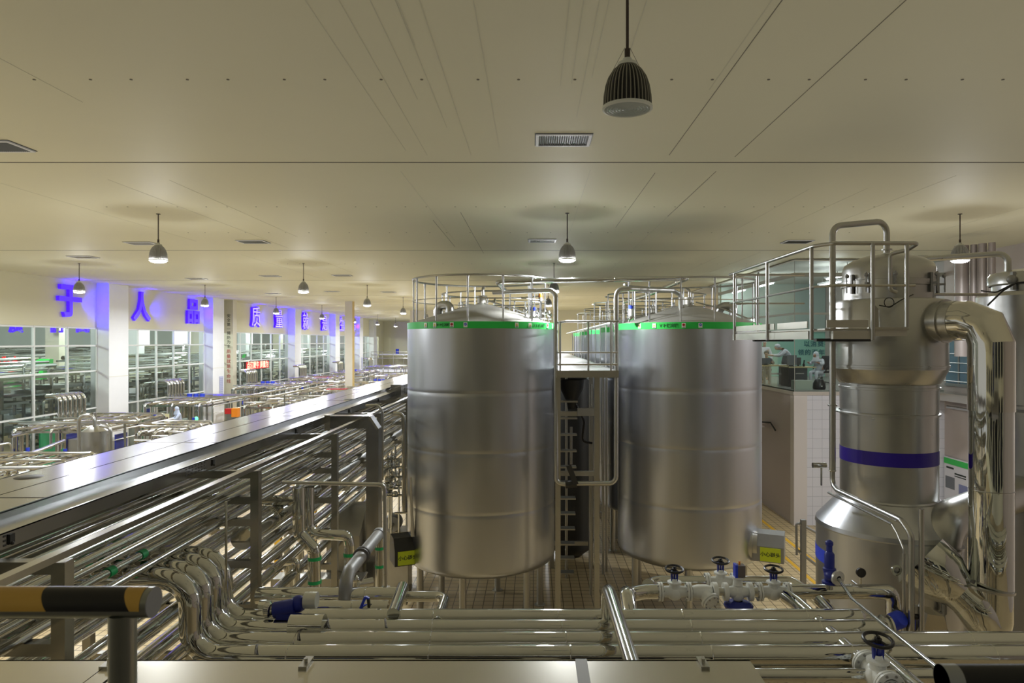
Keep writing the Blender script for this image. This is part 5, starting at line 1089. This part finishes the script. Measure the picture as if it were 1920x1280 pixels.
sk = [(-17.6, 27.5, 3.2, 4.6, 3.0, 'low skid with six hooked pipes under the first white pillar', 'cane exch'),
      (-11.5, 22.4, 1.8, 2.8, 3.0, 'skid holding a round steel vessel, just over the tray edge', 'tank'),
      (-14.2, 18.4, 3.0, 3.2, 2.9, 'skid with bundled pipes at the near edge of the glass wall', 'exch'),
      (-13.2, 25.3, 1.6, 2.4, 3.05, 'skid with yellowish panels between the vessel and the worker', 'exch panel'),
      (-18.0, 36.6, 3.2, 4.6, 3.1, 'skid with hooked pipes and blue motors below the 品 letter', 'cane blue'),
      (-13.4, 38.0, 3.4, 5.2, 2.9, 'skid with green lit lamp and clutter beyond the worker', 'exch tank'),
      (-18.0, 46.8, 3.2, 4.8, 3.2, 'skid with hooked pipes at the cream text column', 'cane blue'),
      (-10.2, 33.5, 2.8, 4.8, 2.7, 'skid with orange warning boxes close to the tray', 'exch'),
      (-13.6, 47.0, 3.6, 5.4, 2.9, 'skid with a red lid in the middle of the hall', 'red exch'),
      (-17.6, 56.5, 3.4, 5.2, 3.2, 'skid with hooked pipes below the red LED board', 'cane red'),
      (-12.2, 56.5, 3.6, 5.4, 2.8, 'skid behind the free cream column, tray side', 'exch blue'),
      (-17.4, 67, 3.4, 5.2, 3.2, 'skid with hooked pipes below the 就 letter', 'cane blue'),
      (-12.0, 67, 3.8, 5.4, 2.9, 'distant skid beyond the free cream column', 'exch'),
      (-16.5, 78, 4.4, 5.4, 3.3, 'distant skid before the far mezzanine, pillar side', 'cane exch'),
      (-10.6, 78, 4.4, 5.4, 3.0, 'distant skid before the far mezzanine, tray side', 'exch'),
      (-8.6, 44.5, 3.0, 5.0, 2.6, 'skid showing as pipes along the far tray edge', 'exch'),
      (-8.4, 58.5, 3.2, 5.4, 2.6, 'skid behind the far end of the tray', 'blue'),
      (-17.9, 19.5, 2.6, 3.6, 3.2, 'skid with a sloping rail at the lower corner of the glass wall', 'blue')]
for a in sk: skid(*a)
# long service pipes and hand rails that cross the skid area
for k, (p, q, r, lab) in enumerate(((P(18, 792, 26), P(258, 792, 26), .07, 'long level pipe above the skids at the near glass bay'), (P(20, 818, 24), P(115, 797, 29), .06, 'sloping rail below the long level pipe'),
        (P(12, 868, 19), P(120, 826, 23.5), .06, 'bright sloping rail low in the near glass bay'), (P(0, 878, 17), P(150, 876, 17), .07, 'level pipe along the bottom of the near glass bay'),
        (P(270, 794, 27), P(380, 794, 27), .05, 'level rail running past the worker'), (P(400, 742, 38), P(640, 742, 38), .07, 'level pipe in the middle of the skid field'),
        (P(350, 741, 42), P(470, 741, 42), .10, 'thick level pipe in front of the cream text column'), (P(560, 716, 50), P(690, 716, 50), .08, 'level pipe at the foot of the distant pillars'),
        (P(500, 745, 33), P(700, 704, 60), .06, 'long rail running away along the skids, tray side'), (P(420, 750, 34), P(650, 708, 62), .06, 'long rail running away along the skids, middle'),
        (P(650, 726, 45), P(755, 722, 45), .06, 'level pipe behind the free cream column'), (P(640, 706, 66), P(760, 704, 66), .08, 'level pipe before the far mezzanine'))):
    one('service_pipe', G().cyl(p, q, r, 10).cyl((p.x*.9+q.x*.1, p.y*.9+q.y*.1, 0), p*.9+q*.1, r*.7, 8).cyl((p.x*.1+q.x*.9, p.y*.1+q.y*.9, 0), p*.1+q*.9, r*.7, 8), CHROME_S, lab, 'pipe', 'service pipes over the skids')
t = T('hoop_pipe', 'tall hoop of pipe standing around the round skid vessel', 'pipe', P(150, 860, 20))
t.part('hoop', G().tube([P(148, 880, 20), P(148, 778, 20), P(176, 777, 20), P(177, 800, 20)], .05, 10, .2).tube([P(188, 798, 20), P(207, 800, 20), P(208, 870, 20)], .05, 10, .18), STEEL)
for k, (u, v, y, c_) in enumerate(((178, 800, 21, STEEL),)):
    q = P(u, v, y); t = T('steel_vessel', 'squat round steel vessel with a conical top inside the pipe hoop', 'vessel', (q.x, y, 0)); t.part('vessel_shell', G().lathe([(.30, .0), (.36, .3), (.40, 2.4), (.33, 2.75), (.34, 2.8), (.36, 2.85), (.36, 2.9), (.36, q.z-.16), (.36, q.z-.12), (.345, q.z-.11), (.33, q.z-.10), (.12, q.z+.05), (.0, q.z+.05)], (q.x, y, 0), n=28), STEEL); t.part('top_pipe', G().cyl((q.x, y, q.z), (q.x, y, q.z+.45), .05, 10), STEEL)
one('green_curtain', G().box(XL+.3, XL+.36, 29.0, 32.2, 0, 2.7), GREEN_D, 'dark green curtain panel behind the skids at the near glass bay', 'curtain')
q = P(330, 742, 38)
t = T('warning_box', 'red and orange warning boxes on a skid by the tray', 'box', P(430, 780, 33)); a = P(429, 772, 33); t.part('red_box', G().box(a.x-.2, a.x+.1, a.y, a.y+.3, a.z-.1, a.z+.15), RED); t.part('box_stand', G().box(a.x-.1, a.x+.3, a.y+.1, a.y+.2, 0, a.z-.1), SQ); t.part('orange_box', G().box(a.x+.12, a.x+.42, a.y, a.y+.3, a.z-.25, a.z+.18), ORANGE)
a = P(368, 785, 36); t = T('indicator_lamp', 'glowing green indicator lamp on the skid beyond the worker', 'lamp', a); t.part('lamp_dome', G().ball(a, .10, .10, .12), GRNL); t.part('lamp_base', G().cyl(a-V((0, 0, .5)), a-V((0, 0, .08)), .08, 10), DARKM)
t = T('cupboard', 'white cupboard with a small blue notice behind the second glass bay', 'cupboard', (XL-.9, 37.6, 0)); t.part('cupboard_body', G().box(XL-.95, XL-.5, 36.6, 39.2, 0, 2.95), WHITE); t.part('notice', G().box(XL-.5, XL-.48, 38.0, 38.9, 2.2, 2.5), BLUEL)
# the worker standing among the skids
wp = P(336, 762, 33.3); wz = wp.z-1.74
one('work_stand', G().box(wp.x-.5, wp.x+.5, 32.8, 33.9, 0, wz), STEEL_D, 'low steel stand under the worker in pale blue', 'stand')
person('person in pale blue suit with hood, holding a yellow sheet among the skids', (wp.x, 33.3, wz), 2.2, (4, False, [(-.15, .42, 1.15), (.15, .42, 1.15)], .06), coat=PALEB)
one('yellow_sheet', G().box(wp.x-.62, wp.x-.34, 33.0, 33.03, wz+1.1, wz+1.42), mat('paper_yellow', (.7, .66, .4), .6), 'yellowish sheet of paper held by the worker', 'paper')
# mezzanine at the far end
t = T('mezzanine', 'far mezzanine floor with rails and stacked pipes at the end of the hall', 'platform', (-14, 88, 0))
t.part('deck', G().box(-20.5, -12, 86, 95, 2.45, 2.75).box(-20.5, -12, 91, 95, 4.5, 4.65), WHITE); gg = G()
for z in (5.1, 5.5, 5.9, 3.1, 3.5): gg.cyl((-20.5, 86.2, z-.9), (-12, 86.2, z-.9), .035, 8)
t.part('rail', gg, STEEL); gg = G()
for k in range(7): gg.cyl((-20.4+k*1.35, 86.2, 0), (-20.4+k*1.35, 86.2, 5.0), .035, 8)
t.part('post', gg, STEEL)
a = P(745, 660, 92); one('blue_drum', G().cyl((a.x, 92, 4.65), (a.x, 92, 5.3), .22, 14), BLUEL, 'small bright blue drum on the far mezzanine', 'drum')
struct('window_30', G().box(-20.6, -18.4, 100.6, 100.7, 5.4, 7), WIN_LIT)
struct('wall_far_room', G().box(-17.2, -2, 99.5, 99.7, 4.7, 7.0), WHITE)
# ================================================================ the next hall seen through the glass
struct('ceiling_next', G().box(-37, XL-.2, 14, YF, 8.4, 8.5), mat('grey_ceiling', (.45, .47, .44), .6))
struct('wall_next', G().box(-37, -36.8, 14, YF, 0, 8.5), mat('grey_wall', (.42, .45, .43), .6))
for k, y in enumerate((62, 70, 78, 86)):
    struct('window_%d' % (40+k), G().box(-36.8, -36.75, y, y+3.4, 5.5, 8.0), WIN_LIT)
for k, y in enumerate((24, 32, 40, 48, 57, 66, 75, 84)):
    struct('pillar', G().box(-28.6, -27.8, y, y+.8, 0, 8.4), WHITE if k % 2 else COLM)
    light('next_hall_light', 'POINT', (-25.5, y+3, 7.6), 620, (.9, 1, .95), None, .4)
r = random.Random(4)
def rack_block(y0, y1, x, z, label):
    t = T('pipe_gantry', label, 'gantry', (x, y0, 0), 'gantries of the next hall'); gg = G()
    for k in range(5): gg.cyl((x+r.uniform(-.6, .6), y0, z+.1+k*.16), (x+r.uniform(-.6, .6), y1, z+.1+k*.16), r.uniform(.05, .11), 8)
    t.part('gantry_pipe', gg, CHROME_S); gg = G().box(x-.9, x+.9, y0, y1, z-.12, z)
    t.part('gantry_beam', gg, SHEET); gg = G(); yy = y0+.5
    while yy < y1: gg.box(x-.7, x-.6, yy, yy+.1, 0, z).box(x+.6, x+.7, yy, yy+.1, 0, z); yy += 3
    t.part('post', gg, SQ); gg = G()
    for k in range(26):
        yy = r.uniform(y0, y1); zz = r.uniform(.4, z-.5); gg.box(x-r.uniform(.2, .8), x+r.uniform(.2, .8), yy, yy+r.uniform(.5, 2.2), zz, zz+r.uniform(.06, .22))
    t.part('machine_clutter', gg, HALLG); gg = G()
    for k in range(14): yy = r.uniform(y0, y1); zz = r.uniform(.5, z+.9); gg.tube([(x+.8, yy, zz-.8), (x+.8, yy, zz), (x+.8, yy+r.uniform(.4, 1.6), zz)], .05, 8, .15)
    t.part('bent_pipe', gg, CHROME_S)
rows_ = ['nearest', 'second', 'third', 'fourth', 'fifth', 'sixth', 'last']
yb = [22, 33.2, 44, 55, 66, 77, 88, 96]
for k in range(7):
    rack_block(yb[k]+.4, yb[k+1]-.6, -23.2, 4.75, 'gantry of pipes right behind the glass, %s along the hall' % rows_[k])
    rack_block(yb[k]+.4, yb[k+1]-.6, -26.6, 3.4+.5*(k % 2), 'gantry of pipes deeper in the next hall, %s along' % rows_[k])
    rack_block(yb[k]+.4, yb[k+1]-.6, -30.6, 5.2, 'far gantry of pipes by the daylight windows of the next hall, %s along' % rows_[k])
for k, (u, v) in enumerate(((80, 680), (140, 688), (68, 702), (452, 668))):
    a = P(u, v, 36 if u < 400 else 58); tg = T('green_crate', 'bright green crate seen through the glass, %s' % ['tallest beside the pale pillar', 'by the mullion next to the first pillar', 'low on the gantry beam', 'beyond the cream text column'][k], 'crate', (a.x, a.y, 0), 'green crates'); tg.part('crate_body', G().box(a.x-.35, a.x+.35, a.y, a.y+.3, a.z-.25, a.z+.2), GREEN); tg.part('crate_stand', G().box(a.x-.3, a.x-.2, a.y+.1, a.y+.2, 0, a.z-.25).box(a.x+.2, a.x+.3, a.y+.1, a.y+.2, 0, a.z-.25), SQ)
